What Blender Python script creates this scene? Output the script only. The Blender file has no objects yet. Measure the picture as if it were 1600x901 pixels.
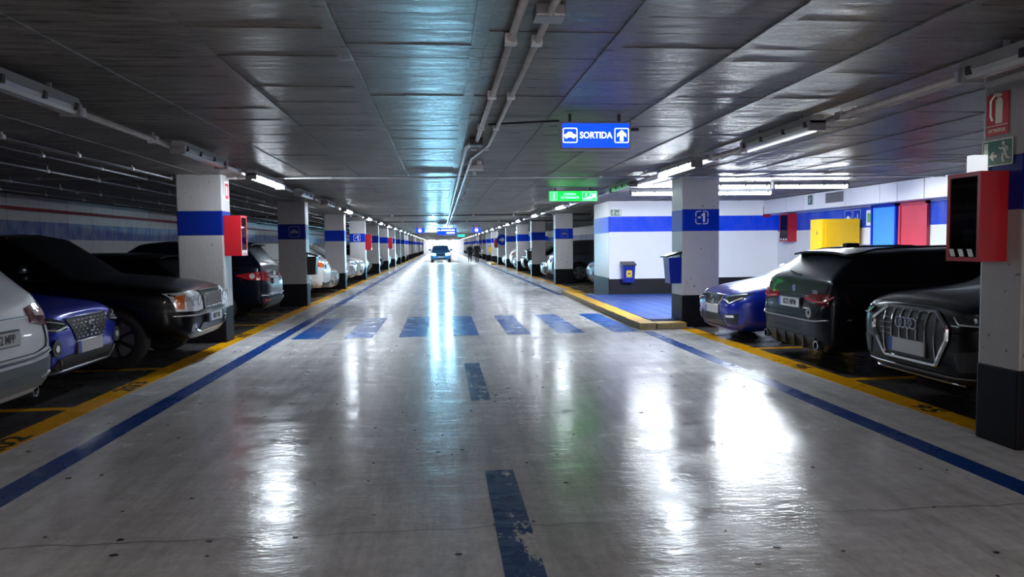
import bpy, bmesh, math, random
from mathutils import Vector, Matrix
from mathutils.bvhtree import BVHTree
random.seed(7)
PI = math.pi
S = bpy.context.scene
COL = S.collection

# ------------------------------------------------------------------ camera
FPX = 1150.0
yaw, pit, rol = math.atan(109/FPX), math.atan(68/FPX), 0.012
fw = Vector((math.sin(yaw)*math.cos(pit), math.cos(yaw)*math.cos(pit), -math.sin(pit)))
r0 = Vector((math.cos(yaw), -math.sin(yaw), 0)); u0 = r0.cross(fw)
rt = r0*math.cos(rol) - u0*math.sin(rol); up = u0*math.cos(rol) + r0*math.sin(rol)
cam = bpy.data.objects.new('camera', bpy.data.cameras.new('camera'))
COL.objects.link(cam)
cam.matrix_world = Matrix(((rt.x, up.x, -fw.x, 0), (rt.y, up.y, -fw.y, 0), (rt.z, up.z, -fw.z, 1.5), (0, 0, 0, 1)))
cam.data.sensor_width = 36; cam.data.lens = FPX/1600*36; cam.data.clip_end = 400; cam.data.clip_start = .05
S.camera = cam

# ------------------------------------------------------------------ world, light levels, exposure
w = bpy.data.worlds.new('world'); S.world = w; w.use_nodes = True
w.node_tree.nodes['Background'].inputs[0].default_value = (.3, .4, .7, 1)
w.node_tree.nodes['Background'].inputs[1].default_value = 0.008
S.view_settings.view_transform = 'Standard'; S.view_settings.look = 'None'
S.view_settings.gamma = 1; S.view_settings.use_curve_mapping = False
S.view_settings.exposure = 1.6
TUBE = 30.0          # radiance of a lit tube
BACK = 80.0          # lit lamps of the bays behind the viewer
LOBBY = 62.0         # lobby tubes
S.cycles.max_bounces = 8; S.cycles.diffuse_bounces = 4; S.cycles.glossy_bounces = 4
S.cycles.transparent_max_bounces = 12; S.cycles.sample_clamp_indirect = 6.0
S.cycles.caustics_reflective = False; S.cycles.caustics_refractive = False

# ------------------------------------------------------------------ helpers: materials
def new_mat(name):
    m = bpy.data.materials.new(name); m.use_nodes = True
    nt = m.node_tree
    return m, nt, nt.nodes['Principled BSDF']
def N(nt, t, **kw):
    n = nt.nodes.new(t)
    for k, v in kw.items(): setattr(n, k, v)
    return n
def rgba(c): return (c[0], c[1], c[2], 1)
def mat(name, col, rough=.5, metal=0, coat=0, emit=None, es=0, spec=.5, alpha=None, noise=0, nscale=8, bump=0, bscale=40):
    m, nt, b = new_mat(name)
    b.inputs['Base Color'].default_value = rgba(col); b.inputs['Roughness'].default_value = rough
    b.inputs['Metallic'].default_value = metal; b.inputs['Coat Weight'].default_value = coat
    b.inputs['Coat Roughness'].default_value = .04; b.inputs['Specular IOR Level'].default_value = spec
    if emit is not None:
        b.inputs['Emission Color'].default_value = rgba(emit); b.inputs['Emission Strength'].default_value = es
    if noise or bump:
        geo = N(nt, 'ShaderNodeNewGeometry')
    if noise:
        nz = N(nt, 'ShaderNodeTexNoise'); nz.inputs['Scale'].default_value = nscale; nz.inputs['Detail'].default_value = 6
        nt.links.new(geo.outputs['Position'], nz.inputs['Vector'])
        mx = N(nt, 'ShaderNodeMix', data_type='RGBA')
        mx.inputs[6].default_value = rgba([c*(1-noise) for c in col]); mx.inputs[7].default_value = rgba([min(1, c*(1+noise)) for c in col])
        nt.links.new(nz.outputs['Fac'], mx.inputs[0]); nt.links.new(mx.outputs[2], b.inputs['Base Color'])
    if bump:
        nb = N(nt, 'ShaderNodeTexNoise'); nb.inputs['Scale'].default_value = bscale; nb.inputs['Detail'].default_value = 4
        nt.links.new(geo.outputs['Position'], nb.inputs['Vector'])
        bp = N(nt, 'ShaderNodeBump'); bp.inputs['Strength'].default_value = bump; bp.inputs['Distance'].default_value = .01
        nt.links.new(nb.outputs['Fac'], bp.inputs['Height']); nt.links.new(bp.outputs['Normal'], b.inputs['Normal'])
    return m
def glass_mat(name, tint, op):
    m, nt, b = new_mat(name)
    b.inputs['Base Color'].default_value = rgba((.004, .006, .007)); b.inputs['Roughness'].default_value = .03
    tr = N(nt, 'ShaderNodeBsdfTransparent'); tr.inputs[0].default_value = rgba(tint)
    mx = N(nt, 'ShaderNodeMixShader'); mx.inputs[0].default_value = op
    nt.links.new(tr.outputs[0], mx.inputs[1]); nt.links.new(b.outputs[0], mx.inputs[2])
    nt.links.new(mx.outputs[0], nt.nodes['Material Output'].inputs[0])
    return m
def ramp(nt, fac, stops):
    r = N(nt, 'ShaderNodeValToRGB'); e = r.color_ramp.elements
    while len(e) < len(stops): e.new(.5)
    for i, (p, c) in enumerate(stops):
        e[i].position = p; e[i].color = rgba(c) if not isinstance(c, (int, float)) else (c, c, c, 1)
    nt.links.new(fac, r.inputs[0]); return r
def pos_noise(nt, scale, sc=(1, 1, 1), detail=5, rough=.6, dist=0):
    g = N(nt, 'ShaderNodeNewGeometry'); mp = N(nt, 'ShaderNodeMapping')
    mp.inputs['Scale'].default_value = sc
    n = N(nt, 'ShaderNodeTexNoise'); n.inputs['Scale'].default_value = scale; n.inputs['Detail'].default_value = detail
    n.inputs['Roughness'].default_value = rough; n.inputs['Distortion'].default_value = dist
    nt.links.new(g.outputs['Position'], mp.inputs[0]); nt.links.new(mp.outputs[0], n.inputs['Vector'])
    return n.outputs['Fac']
def mixc(nt, fac, a, b, mode='MIX'):
    m = N(nt, 'ShaderNodeMix', data_type='RGBA', blend_type=mode)
    for i, v in ((0, fac), (6, a), (7, b)):
        if hasattr(v, 'is_linked'): nt.links.new(v, m.inputs[i])
        elif isinstance(v, (int, float)): m.inputs[i].default_value = v
        else: m.inputs[i].default_value = rgba(v)
    return m.outputs[2]
def math_(nt, op, a, b=None):
    n = N(nt, 'ShaderNodeMath', operation=op)
    for i, v in ((0, a), (1, b)):
        if v is None: continue
        if hasattr(v, 'is_linked'): nt.links.new(v, n.inputs[i])
        else: n.inputs[i].default_value = v
    return n.outputs[0]
def bump_to(nt, b, height, strength, dist):
    bp = N(nt, 'ShaderNodeBump'); bp.inputs['Strength'].default_value = strength; bp.inputs['Distance'].default_value = dist
    nt.links.new(height, bp.inputs['Height']); nt.links.new(bp.outputs['Normal'], b.inputs['Normal'])

def concrete_floor(nt):
    """colour socket of the worn polished slab: pale screed, tyre grime, scuffs and black specks"""
    big = pos_noise(nt, .55, (1, .45, 1), 6, .65)
    c = ramp(nt, big, [(.25, (.78, .765, .77)), (.55, (.91, .89, .88)), (.78, (.97, .95, .93))]).outputs[0]
    drag = ramp(nt, pos_noise(nt, 7, (1, .10, 1), 5, .7), [(.35, .58), (.60, 1.0)]).outputs[0]
    c = mixc(nt, .60, c, drag, 'MULTIPLY')
    drag2 = ramp(nt, pos_noise(nt, 9, (.10, 1, 1), 5, .7), [(.30, .72), (.6, 1.0)]).outputs[0]
    c = mixc(nt, .45, c, drag2, 'MULTIPLY')
    blot = ramp(nt, pos_noise(nt, 1.7, (1, 1, 1), 7, .7, .6), [(.22, (.60, .58, .57)), (.58, (1, 1, 1))]).outputs[0]
    c = mixc(nt, .6, c, blot, 'MULTIPLY')
    speck = ramp(nt, pos_noise(nt, 9, (1, 1.5, 1), 3, .55), [(.225, .08), (.26, 1.0)]).outputs[0]
    c = mixc(nt, .8, c, speck, 'MULTIPLY')
    fine = ramp(nt, pos_noise(nt, 26, (1, .5, 1), 5, .75), [(.36, .74), (.56, 1.0)]).outputs[0]
    c = mixc(nt, .6, c, fine, 'MULTIPLY')
    # grime down the wheel tracks and along the lane middle
    g = N(nt, 'ShaderNodeNewGeometry'); sp = N(nt, 'ShaderNodeSeparateXYZ'); nt.links.new(g.outputs['Position'], sp.inputs[0])
    d = math_(nt, 'ABSOLUTE', math_(nt, 'SUBTRACT', sp.outputs[0], .55))
    d = math_(nt, 'ADD', d, math_(nt, 'MULTIPLY', pos_noise(nt, 1.1, (1, .4, 1), 4), 1.0))
    lane = ramp(nt, d, [(.20, .50), (1.0, 1.0)]).outputs[0]
    return mixc(nt, .8, c, lane, 'MULTIPLY')
def floor_rough(nt, lo=.09, hi=.31):
    n = pos_noise(nt, 2.2, (1, 1, 1), 6, .65, .3)
    return ramp(nt, n, [(.3, lo), (.7, hi)]).outputs[0]
def floor_bump(nt, b, s=.15):
    h = math_(nt, 'ADD', math_(nt, 'MULTIPLY', pos_noise(nt, 2.2, (.6, 1.5, 1), 5, .7), 1.0), math_(nt, 'MULTIPLY', pos_noise(nt, 40, (1, 1, 1), 3), .035))
    bump_to(nt, b, h, s, .06)
def mat_floor():
    m, nt, b = new_mat('worn pale concrete floor')
    nt.links.new(concrete_floor(nt), b.inputs['Base Color']); nt.links.new(floor_rough(nt), b.inputs['Roughness'])
    floor_bump(nt, b); b.inputs['Specular IOR Level'].default_value = .33
    return m
def mat_paint(name, col, thr=.36, sc=4.0, seed=(1, 1, 1)):
    m, nt, b = new_mat(name)
    wear = ramp(nt, pos_noise(nt, sc, seed, 8, .72), [(thr, 0.0), (thr+.02, 1.0)]).outputs[0]
    shade = mixc(nt, pos_noise(nt, 3, (1, 1, 1), 5), [c*.85 for c in col], [min(1, c*1.1) for c in col])
    nt.links.new(mixc(nt, wear, concrete_floor(nt), shade), b.inputs['Base Color'])
    nt.links.new(floor_rough(nt, .2, .4), b.inputs['Roughness']); floor_bump(nt, b); b.inputs['Specular IOR Level'].default_value = .28
    return m
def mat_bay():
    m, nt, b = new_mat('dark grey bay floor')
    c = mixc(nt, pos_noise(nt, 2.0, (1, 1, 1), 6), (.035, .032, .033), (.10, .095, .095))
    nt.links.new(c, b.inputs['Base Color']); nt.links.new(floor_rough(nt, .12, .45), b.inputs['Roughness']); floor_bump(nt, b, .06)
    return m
def mat_ceiling():
    m, nt, b = new_mat('board marked grey ceiling concrete')
    st = pos_noise(nt, 6.0, (.35, 2.6, 1), 7, .68, .2)
    c = ramp(nt, st, [(.36, (.04, .034, .031)), (.47, (.225, .198, .182)), (.70, (.43, .39, .365))]).outputs[0]
    line = ramp(nt, pos_noise(nt, 7.5, (.12, 5.0, 1), 3, .6, .3), [(.31, .12), (.385, 1.0)]).outputs[0]
    c = mixc(nt, .85, c, line, 'MULTIPLY')
    stain = ramp(nt, pos_noise(nt, .9, (1, 1, 1), 5), [(.35, .62), (.65, 1.0)]).outputs[0]
    c = mixc(nt, .8, c, stain, 'MULTIPLY')
    oi = N(nt, 'ShaderNodeObjectInfo'); v = ramp(nt, oi.outputs['Random'], [(0, .78), (1, 1.0)]).outputs[0]
    c = mixc(nt, 1.0, c, v, 'MULTIPLY')
    nt.links.new(c, b.inputs['Base Color'])
    nt.links.new(ramp(nt, st, [(.35, .27), (.65, .48)]).outputs[0], b.inputs['Roughness']); b.inputs['Specular IOR Level'].default_value = .36
    h = math_(nt, 'ADD', pos_noise(nt, 8.0, (.42, 4.2, 1), 7, .74, .3), math_(nt, 'MULTIPLY', pos_noise(nt, 40, (.5, 1.8, 1), 4), .35))
    bump_to(nt, b, h, 1.0, .085)
    return m
def mat_banded(name, white, blue, z0, z1, zb, patchy):
    """wall paint: dark skirting, blue band, white above; flat paint at fixed heights"""
    m, nt, b = new_mat(name)
    g = N(nt, 'ShaderNodeNewGeometry'); sp = N(nt, 'ShaderNodeSeparateXYZ'); nt.links.new(g.outputs['Position'], sp.inputs[0])
    z = sp.outputs[2]
    inb = math_(nt, 'MULTIPLY', math_(nt, 'GREATER_THAN', z, z0), math_(nt, 'LESS_THAN', z, z1))
    low = math_(nt, 'LESS_THAN', z, zb)
    pn = pos_noise(nt, 3.5, (1, 1, .5), 7, .7)
    wh = mixc(nt, ramp(nt, pn, [(.3, 0.0), (.7, 1.0)]).outputs[0], [c*(1-patchy*.6) for c in white], white)
    bl = mixc(nt, ramp(nt, pn, [(.42, 0.0), (.6, patchy)]).outputs[0], blue, [x*.5+.09 for x in white])
    c = mixc(nt, inb, wh, bl); c = mixc(nt, low, c, (.015, .015, .02))
    nt.links.new(c, b.inputs['Base Color']); b.inputs['Roughness'].default_value = .5; b.inputs['Specular IOR Level'].default_value = .2
    bump_to(nt, b, pos_noise(nt, 14, (1, 1, .4), 5), .15*patchy+.03, .02)
    return m
def mat_pillar(name, col):
    m, nt, b = new_mat(name)
    pit_ = ramp(nt, pos_noise(nt, 17, (1, 1, 1), 3, .5), [(.285, .12), (.32, 1.0)]).outputs[0]
    base = mixc(nt, pos_noise(nt, 3.0, (1, 1, .4), 6), [c*.78 for c in col], col)
    nt.links.new(mixc(nt, .75, base, pit_, 'MULTIPLY'), b.inputs['Base Color']); b.inputs['Roughness'].default_value = .45
    h = math_(nt, 'ADD', pos_noise(nt, 9, (1, 1, .5), 5), math_(nt, 'MULTIPLY', pit_, .6)); bump_to(nt, b, h, .25, .02)
    return m
BLUE = (.0, .03, .46)
M = dict(
    floor=mat_floor(), bay=mat_bay(), ceil=mat_ceiling(),
    bluepaint=mat_paint('blue road paint', (.002, .050, .27), .27), blueworn=mat_paint('badly worn blue road paint', (.003, .042, .18), .40, 2.6, (1.5, .8, 1)),
    bluecw=mat_paint('scuffed blue crossing paint', (.002, .095, .42), .29, 2.6),
    yellow=mat_paint('yellow road paint', (.85, .40, .004), .29, 5), blackpaint=mat('black stencil paint', (.015, .013, .01), .5),
    pillar=mat_pillar('pale painted concrete', (.60, .58, .595)), pillar_raw_shaded=mat_pillar('raw grey concrete', (.37, .35, .345)), pblue_shaded=mat('shaded blue band paint', (.0, .012, .17), .4, spec=.2, bump=.1, bscale=12), pblue=mat('blue band paint', BLUE, .4, spec=.2, bump=.1, bscale=12), pblack=mat('black skirting paint', (.008, .008, .011), .5, spec=.12, noise=.4, nscale=9, bump=.15, bscale=14),  # near pillars: raw concrete and band blue darkened, shade put into the colour
    white_wall=mat_banded('white lobby wall paint', (.90, .91, .92), (.0, .06, .80), 1.82, 2.24, .53, .05),
    left_wall=mat_banded('patchy concrete wall paint', (.46, .45, .46), (.015, .06, .26), 1.74, 2.12, .5, .38),
    right_wall=mat_banded('right lobby wall paint', (.78, .79, .80), (.004, .06, .52), 1.79, 2.24, .5, .12),
    plain=mat('pale plaster', (.62, .62, .64), .6, noise=.15, nscale=4),
    duct=mat('white duct sheet', (.80, .79, .80), .35, noise=.06, nscale=2), grey=mat('grey metal', (.22, .22, .24), .4, .6),
    conduit=mat('galvanised conduit', (.55, .55, .57), .38, .5, noise=.3, nscale=12), dark=mat('black plastic', (.012, .012, .014), .38),
    housing=mat('grey lamp housing', (.30, .31, .33), .4), diff_off=mat('unlit lamp diffuser', (.34, .36, .38), .18, spec=.7),
    btube=mat('lit warm tube', (.9, .9, .9), .4, emit=(1.0, .93, .90), es=BACK), tube=mat('lit tube', (.9, .9, .9), .4, emit=(.80, .90, 1.0), es=TUBE), ltube=mat('lit lobby tube', (.9, .9, .9), .4, emit=(.85, .93, 1.0), es=LOBBY),
    glint=mat('painted diffuser glint', (.8, .8, .8), .3, emit=(.9, .92, 1.0), es=.35), green_reflect=mat('diffuser with painted green reflection', (.10, .62, .22), .2),  # painted-in reflections on unlit lamps: pale strip, green sign light on diffuser
    red=mat('red enamel', (.42, .008, .016), .3), redsign=mat('red sign plate', (.50, .01, .02), .3), greensign=mat('green sign plate', (.004, .10, .065), .35), cream=mat('photoluminescent cream', (.72, .74, .60), .5),
    sign_white=mat('white sign print', (.8, .8, .8), .4), cabglass=glass_mat('cabinet glass', (.5, .5, .55), .45),
    bluelit=mat('backlit blue face', (.0, .03, .4), .3, emit=(.0, .042, 1.0), es=.72), whitelit=mat('backlit white print', (.9, .9, .9), .3, emit=(.85, .93, 1.0), es=.8),
    greenlit=mat('backlit green face', (.0, .4, .1), .3, emit=(.0, .62, .014), es=1.7), mintlit=mat('backlit mint print', (.7, .9, .8), .3, emit=(.35, 1.0, .7), es=.7),
    redlit=mat('glowing red arrow', (.9, .1, .1), .3, emit=(1.0, .12, .2), es=1), pinklit=mat('glowing pale disc', (.9, .6, .6), .3, emit=(1.0, .62, .72), es=.7), cyanlit=mat('lit green lamp', (.1, .8, .5), .3, emit=(.0, .9, .45), es=.6),
    binblue=mat('blue bin plastic', (.004, .02, .30), .3), yprint=mat('yellow print', (.9, .62, .02), .4),
    ycab=mat('yellow cabinet enamel', (.86, .50, .0), .35), bdoor=mat('light blue door', (.05, .33, .80), .4, noise=.05), rdoor=mat('red door', (.62, .045, .08), .35, noise=.2, nscale=2), frame=mat('door frame', (.5, .48, .5), .4),
    tile=mat('blue floor tile', (.02, .075, .36), .3, noise=.25, nscale=6), grout=mat('dark tile joint', (.03, .045, .10), .7), curb=mat('yellow kerb paint', (.72, .40, .03), .45, noise=.35, nscale=10, bump=.3, bscale=25), kerbface=mat('worn kerb concrete', (.25, .19, .10), .7, noise=.5, nscale=14, bump=.4, bscale=20),
    wallpipe=mat('red pipe paint', (.22, .018, .024), .4),
    # cars
    tyre=mat('tyre rubber', (.012, .012, .013), .7), rim=mat('alloy rim', (.52, .53, .55), .28, .9), darkrim=mat('dark alloy rim', (.10, .10, .115), .25, .8), chrome=mat('chrome', (.75, .76, .78), .12, 1), clad=mat('black cladding', (.018, .018, .02), .55), greyclad=mat('grey bumper plastic', (.10, .115, .125), .4),
    glass=glass_mat('tinted car glass', (.62, .68, .68), .30), glassdark=glass_mat('dark car glass', (.10, .12, .13), .75),
    lens=mat('clear lamp lens', (.80, .82, .86), .12, .25, coat=1), lensdark=mat('dark lamp lens', (.03, .033, .04), .06, coat=1), led=mat('led strip', (.75, .78, .82), .15, .3), amber=mat('amber lens', (.75, .16, .01), .12, coat=1), taill=mat('red tail lens', (.42, .006, .012), .1, coat=1), taildark=mat('dark red tail lens', (.12, .004, .010), .08, coat=1), tailw=mat('white tail lens', (.7, .66, .66), .1, coat=1),
    plate=mat('number plate white', (.50, .50, .50), .4), eu=mat('plate blue strip', (.01, .08, .5), .4), ink=mat('plate ink', (.01, .01, .012), .5), seat=mat('dark seat fabric', (.02, .02, .022), .8),
    headlit=mat('burning headlamp', (.8, .9, 1), .2, emit=(.45, .85, 1.0), es=140),
    coat=mat('dark coat cloth', (.012, .013, .02), .9), coat2=mat('black coat cloth', (.006, .006, .008), .9), skin=mat('skin', (.5, .3, .22), .6), hair=mat('dark hair', (.02, .015, .012), .7), palehair=mat('pale hair', (.62, .55, .48), .7), trouser=mat('dark trousers', (.01, .012, .02), .85), shoe=mat('pale shoes', (.5, .5, .5), .6),
)
def paint(name, col, metal=.3): return mat('car paint ' + name, col, .32, metal, .8 if max(col) > .02 else .22, spec=.5 if max(col) > .02 else .12)
PAINT = dict(white=paint('white', (.68, .68, .66), 0), silverwhite=paint('silver white', (.66, .66, .68), .05), silver=paint('silver', (.42, .43, .45), .5), black=paint('black', (.0025, .003, .0045)), navy=paint('dark navy', (.004, .006, .014)), blue=paint('blue', (.0, .018, .40)), deepblue=paint('deep blue', (.0, .012, .26), .15), grey=paint('grey', (.10, .105, .115)), red=paint('red', (.25, .01, .015)), cyanblue=paint('mid blue', (.015, .16, .42)), anthracite=paint('anthracite', (.006, .0075, .013)))

# ------------------------------------------------------------------ helpers: meshes and objects
class MB:
    """collects geometry for ONE mesh object"""
    def __init__(s): s.v = []; s.f = []; s.mi = []
    def add(s, vs, fs, mi=0):
        o = len(s.v); s.v += [tuple(p) for p in vs]; s.f += [tuple(i+o for i in f) for f in fs]; s.mi += [mi]*len(fs); return s
    def box(s, a, b, mi=0):
        x0, y0, z0 = a; x1, y1, z1 = b
        vs = [(x0,y0,z0),(x1,y0,z0),(x1,y1,z0),(x0,y1,z0),(x0,y0,z1),(x1,y0,z1),(x1,y1,z1),(x0,y1,z1)]
        return s.add(vs, [(3,2,1,0),(4,5,6,7),(0,1,5,4),(1,2,6,5),(2,3,7,6),(3,0,4,7)], mi)
    def bbox(s, a, b, r, mi=0):
        """box with chamfered edges"""
        bm = bmesh.new(); bmesh.ops.create_cube(bm, size=1)
        for v in bm.verts: v.co = Vector([a[i] + (v.co[i]+.5)*(b[i]-a[i]) for i in range(3)])
        bmesh.ops.bevel(bm, geom=bm.edges[:], offset=r, segments=2, affect='EDGES', profile=.6)
        bm.verts.index_update()
        s.add([v.co for v in bm.verts], [[v.index for v in f.verts] for f in bm.faces], mi); bm.free(); return s
    def tube(s, pts, r, n=8, mi=0, cap=True):
        pts = [Vector(p) for p in pts]; vs = []; fs = []
        for i, p in enumerate(pts):
            d = (pts[min(i+1, len(pts)-1)] - pts[max(i-1, 0)]).normalized()
            a = d.orthogonal().normalized() if i == 0 else (a0 - d*a0.dot(d)).normalized()
            a0 = a; b = d.cross(a); rr = r[i] if isinstance(r, (list, tuple)) else r
            vs += [p + (a*math.cos(2*PI*k/n) + b*math.sin(2*PI*k/n))*rr for k in range(n)]
        for i in range(len(pts)-1):
            for k in range(n): fs.append((i*n+k, i*n+(k+1)%n, (i+1)*n+(k+1)%n, (i+1)*n+k))
        if cap: fs.append(tuple(reversed(range(n)))); fs.append(tuple(range((len(pts)-1)*n, len(pts)*n)))
        return s.add(vs, fs, mi)
    def lathe(s, prof, n=24, mi=0, T=Matrix()):
        """profile of (radius, y) turned about Y"""
        vs = []; fs = []
        for (r, y) in prof: vs += [T @ Vector((r*math.cos(2*PI*k/n), y, r*math.sin(2*PI*k/n))) for k in range(n)]
        for i in range(len(prof)-1):
            for k in range(n): fs.append((i*n+k, (i+1)*n+k, (i+1)*n+(k+1)%n, i*n+(k+1)%n))
        return s.add(vs, fs, mi)
    def poly(s, pts, T, depth=.002, mi=0):
        """flat outline (x,y) extruded along +z of T"""
        n = len(pts)
        vs = [T @ Vector((x, y, 0)) for x, y in pts] + [T @ Vector((x, y, depth)) for x, y in pts]
        return s.add(vs, [tuple(reversed(range(n))), tuple(range(n, 2*n))] + [(i, (i+1)%n, (i+1)%n+n, i+n) for i in range(n)], mi)
    def ring(s, pts, inner, T, depth=.002, mi=0):
        n = len(pts)
        vs = [T @ Vector((x, y, z)) for q in (pts, inner) for z in (0, depth) for x, y in q]
        fs = []
        for i in range(n):
            j = (i+1) % n
            fs += [(n+i, n+j, 3*n+j, 3*n+i), (i, j, n+j, n+i), (2*n+j, 2*n+i, 3*n+i, 3*n+j)]
        return s.add(vs, fs, mi)
    def mesh(s, name, mats, smooth=False):
        me = bpy.data.meshes.new(name); me.from_pydata(s.v, [], s.f)
        for m in (mats if isinstance(mats, (list, tuple)) else [mats]): me.materials.append(m)
        me.polygons.foreach_set('material_index', s.mi)
        if smooth: me.polygons.foreach_set('use_smooth', [True]*len(me.polygons))
        me.update(); return me
    def build(s, name, mats, parent=None, smooth=False, loc=None):
        return link(name, s.mesh(name, mats, smooth), parent, loc)
def link(name, me, parent=None, loc=None):
    o = bpy.data.objects.new(name, me); COL.objects.link(o)
    if parent: o.parent = parent
    if loc: o.location = loc
    return o
def tag(o, label=None, cat=None, group=None, kind=None):
    if label: o['label'] = label
    if cat: o['category'] = cat
    if group: o['group'] = group
    if kind: o['kind'] = kind
    return o
def empty(name, loc, label, cat, group=None, rz=0):
    o = bpy.data.objects.new(name, None); COL.objects.link(o); o.location = loc; o.rotation_euler.z = rz
    o.empty_display_size = .1
    return tag(o, label, cat, group)
def dup(root, loc, rz=None, label=None, group=None, mats=None):
    def cp(o, par):
        c = o.copy(); COL.objects.link(c); c.parent = par
        if mats and o.type == 'MESH':
            for i, sl in enumerate(c.material_slots):
                if sl.material in mats:
                    new = mats[sl.material]; sl.link = 'OBJECT'; c.material_slots[i].material = new
        for ch in list(o.children): cp(ch, c)
        return c
    r = cp(root, None); r.location = loc
    if rz is not None: r.rotation_euler.z = rz
    if 'group' in r.keys() and not group: del r['group']
    return tag(r, label, None, group)
def frame_T(o, xd, yd):
    xd, yd = Vector(xd), Vector(yd); zd = xd.cross(yd)
    return Matrix(((xd.x, yd.x, zd.x, o[0]), (xd.y, yd.y, zd.y, o[1]), (xd.z, yd.z, zd.z, o[2]), (0, 0, 0, 1)))
_txt = {}
def text_mesh(s, size, bold=True):
    key = (s, size, bold)
    if key not in _txt:
        cu = bpy.data.curves.new('lettering', 'FONT'); cu.body = s; cu.size = size; cu.align_x = 'CENTER'; cu.align_y = 'CENTER'
        cu.extrude = .0015; cu.offset = size*.018 if bold else 0; cu.resolution_u = 3
        o = bpy.data.objects.new('t', cu); COL.objects.link(o)
        bpy.context.view_layer.update()
        me = bpy.data.meshes.new_from_object(o.evaluated_get(bpy.context.evaluated_depsgraph_get()))
        _txt[key] = ([v.co.copy() for v in me.vertices], [tuple(p.vertices) for p in me.polygons])
        bpy.data.objects.remove(o); bpy.data.curves.remove(cu); bpy.data.meshes.remove(me)
    return _txt[key]
def lettering(s, size, T, m, parent, name='lettering', bold=True, sx=1.0):
    vs, fs = text_mesh(s, size, bold)
    return MB().add([T @ Vector((v.x*sx, v.y, v.z)) for v in vs], fs).build(name, m, parent)
def rrect(w_, h_, r, n=4):
    pts = []
    for cx, cy, a in ((w_/2-r, h_/2-r, 0), (-w_/2+r, h_/2-r, 90), (-w_/2+r, -h_/2+r, 180), (w_/2-r, -h_/2+r, 270)):
        for k in range(n+1): t = math.radians(a + 90*k/n); pts.append((cx+r*math.cos(t), cy+r*math.sin(t)))
    return pts
def shift(pts, dx, dy, s=1): return [(x*s+dx, y*s+dy) for x, y in pts]
ARROW = [(-.16, -.5), (.16, -.5), (.16, .05), (.42, -.16), (.42, .12), (0, .5), (-.42, .12), (-.42, -.16), (-.16, .05)]
CARICON = [(-.5, -.05), (-.46, .06), (-.30, .12), (-.16, .27), (.10, .27), (.26, .12), (.46, .05), (.5, -.08), (.40, -.14), (.32, -.24), (.22, -.24), (.15, -.14), (-.17, -.14), (-.24, -.24), (-.34, -.24), (-.42, -.14)]
def man_icon(mb, T, h, flip=1, depth=.003, walk=False):
    """running or walking figure made of limbs, h tall, centred"""
    def limb(a, b, t):
        ax, ay = a[0]*flip*h, a[1]*h; bx, by = b[0]*flip*h, b[1]*h
        d = Vector((bx-ax, by-ay)); n = Vector((-d.y, d.x)).normalized()*t*h*.5
        mb.poly([(ax+n.x, ay+n.y), (ax-n.x, ay-n.y), (bx-n.x, by-n.y), (bx+n.x, by+n.y)], T, depth)
    head = (.06, .40) if not walk else (0, .42)
    mb.poly([((head[0]+.09*math.cos(k*PI/5))*flip*h, (head[1]+.09*math.sin(k*PI/5))*h) for k in range(10)], T, depth)
    if walk:
        limb((0, .32), (0, -.05), .20); limb((0, -.02), (-.14, -.5), .10); limb((0, -.02), (.14, -.5), .10); limb((0, .28), (-.18, 0), .08); limb((0, .28), (.18, 0), .08)
    else:
        limb((.04, .30), (-.06, -.04), .17); limb((-.06, -.02), (.12, -.18), .10); limb((.12, -.18), (.02, -.46), .09); limb((-.06, -.04), (-.18, -.28), .10); limb((-.18, -.28), (-.38, -.30), .08)
        limb((.04, .26), (.22, .14), .07); limb((.22, .14), (.32, .24), .06); limb((.02, .26), (-.18, .20), .07); limb((-.18, .20), (-.22, .04), .06)

# ------------------------------------------------------------------ large structure
CZ = 2.66
XL, XR = -3.44, 4.27           # aisle faces of the pillar rows
XWL, XWR = -8.6, 9.37
YB, YE = -17.0, 150.0
floor = tag(MB().box((XWL-.4, YB-.4, -.3), (XWR+.4, YE+.4, 0)).build('floor', M['floor']), 'glossy worn pale concrete floor of the driving aisle', 'floor', kind='structure')
ceiling = tag(MB().box((XWL-.4, YB-.4, CZ+.02), (XWR+.4, YE+.4, CZ+.3)).build('ceiling', M['ceil']), 'low grey board marked concrete ceiling slab', 'ceiling', kind='structure')
# formwork board imprints: the 300 largest are parts, the rest one part
bw, bl = .29, .80
protos = [MB().bbox((-bl/2+.004, -bw/2+.003, 0), (bl/2-.004, bw/2-.003, .022), .002).mesh('ceiling_board', M['ceil']) for _ in range(1)]
rest = MB()
strips = [i for i in range(-12, 13)]
cnt = 0
for i in strips:
    xc = .24 + .40 + .80*(i-0)
    if xc-bl/2 < XWL or xc+bl/2 > XWR+.3: continue
    for j in range(0, 205):
        yc = 3.2 + bw*(j+.5) + (i % 3)*.0
        dz = random.uniform(-.002, .002)
        if -4 <= i <= 3 and j < 37 and cnt < 300:
            o = link('ceiling_board', protos[0], ceiling, (xc, yc, CZ+.002+dz)); cnt += 1
            o.rotation_euler = (random.uniform(-.003, .003), random.uniform(-.001, .001), 0)
        else:
            a = random.uniform(-.0015, .0015)
            x0, x1, y0, y1, z = xc-bl/2+.004, xc+bl/2-.004, yc-bw/2+.003, yc+bw/2-.003, CZ+.002+dz
            rest.add([(x0,y0,z-a),(x1,y0,z-a),(x1,y1,z+a),(x0,y1,z+a),(x0,y0,CZ+.03),(x1,y0,CZ+.03),(x1,y1,CZ+.03),(x0,y1,CZ+.03)], [(3,2,1,0),(0,1,5,4),(1,2,6,5),(2,3,7,6),(3,0,4,7)])
tag(rest.build('ceiling_board_field', M['ceil'], ceiling), kind='stuff')

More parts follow.
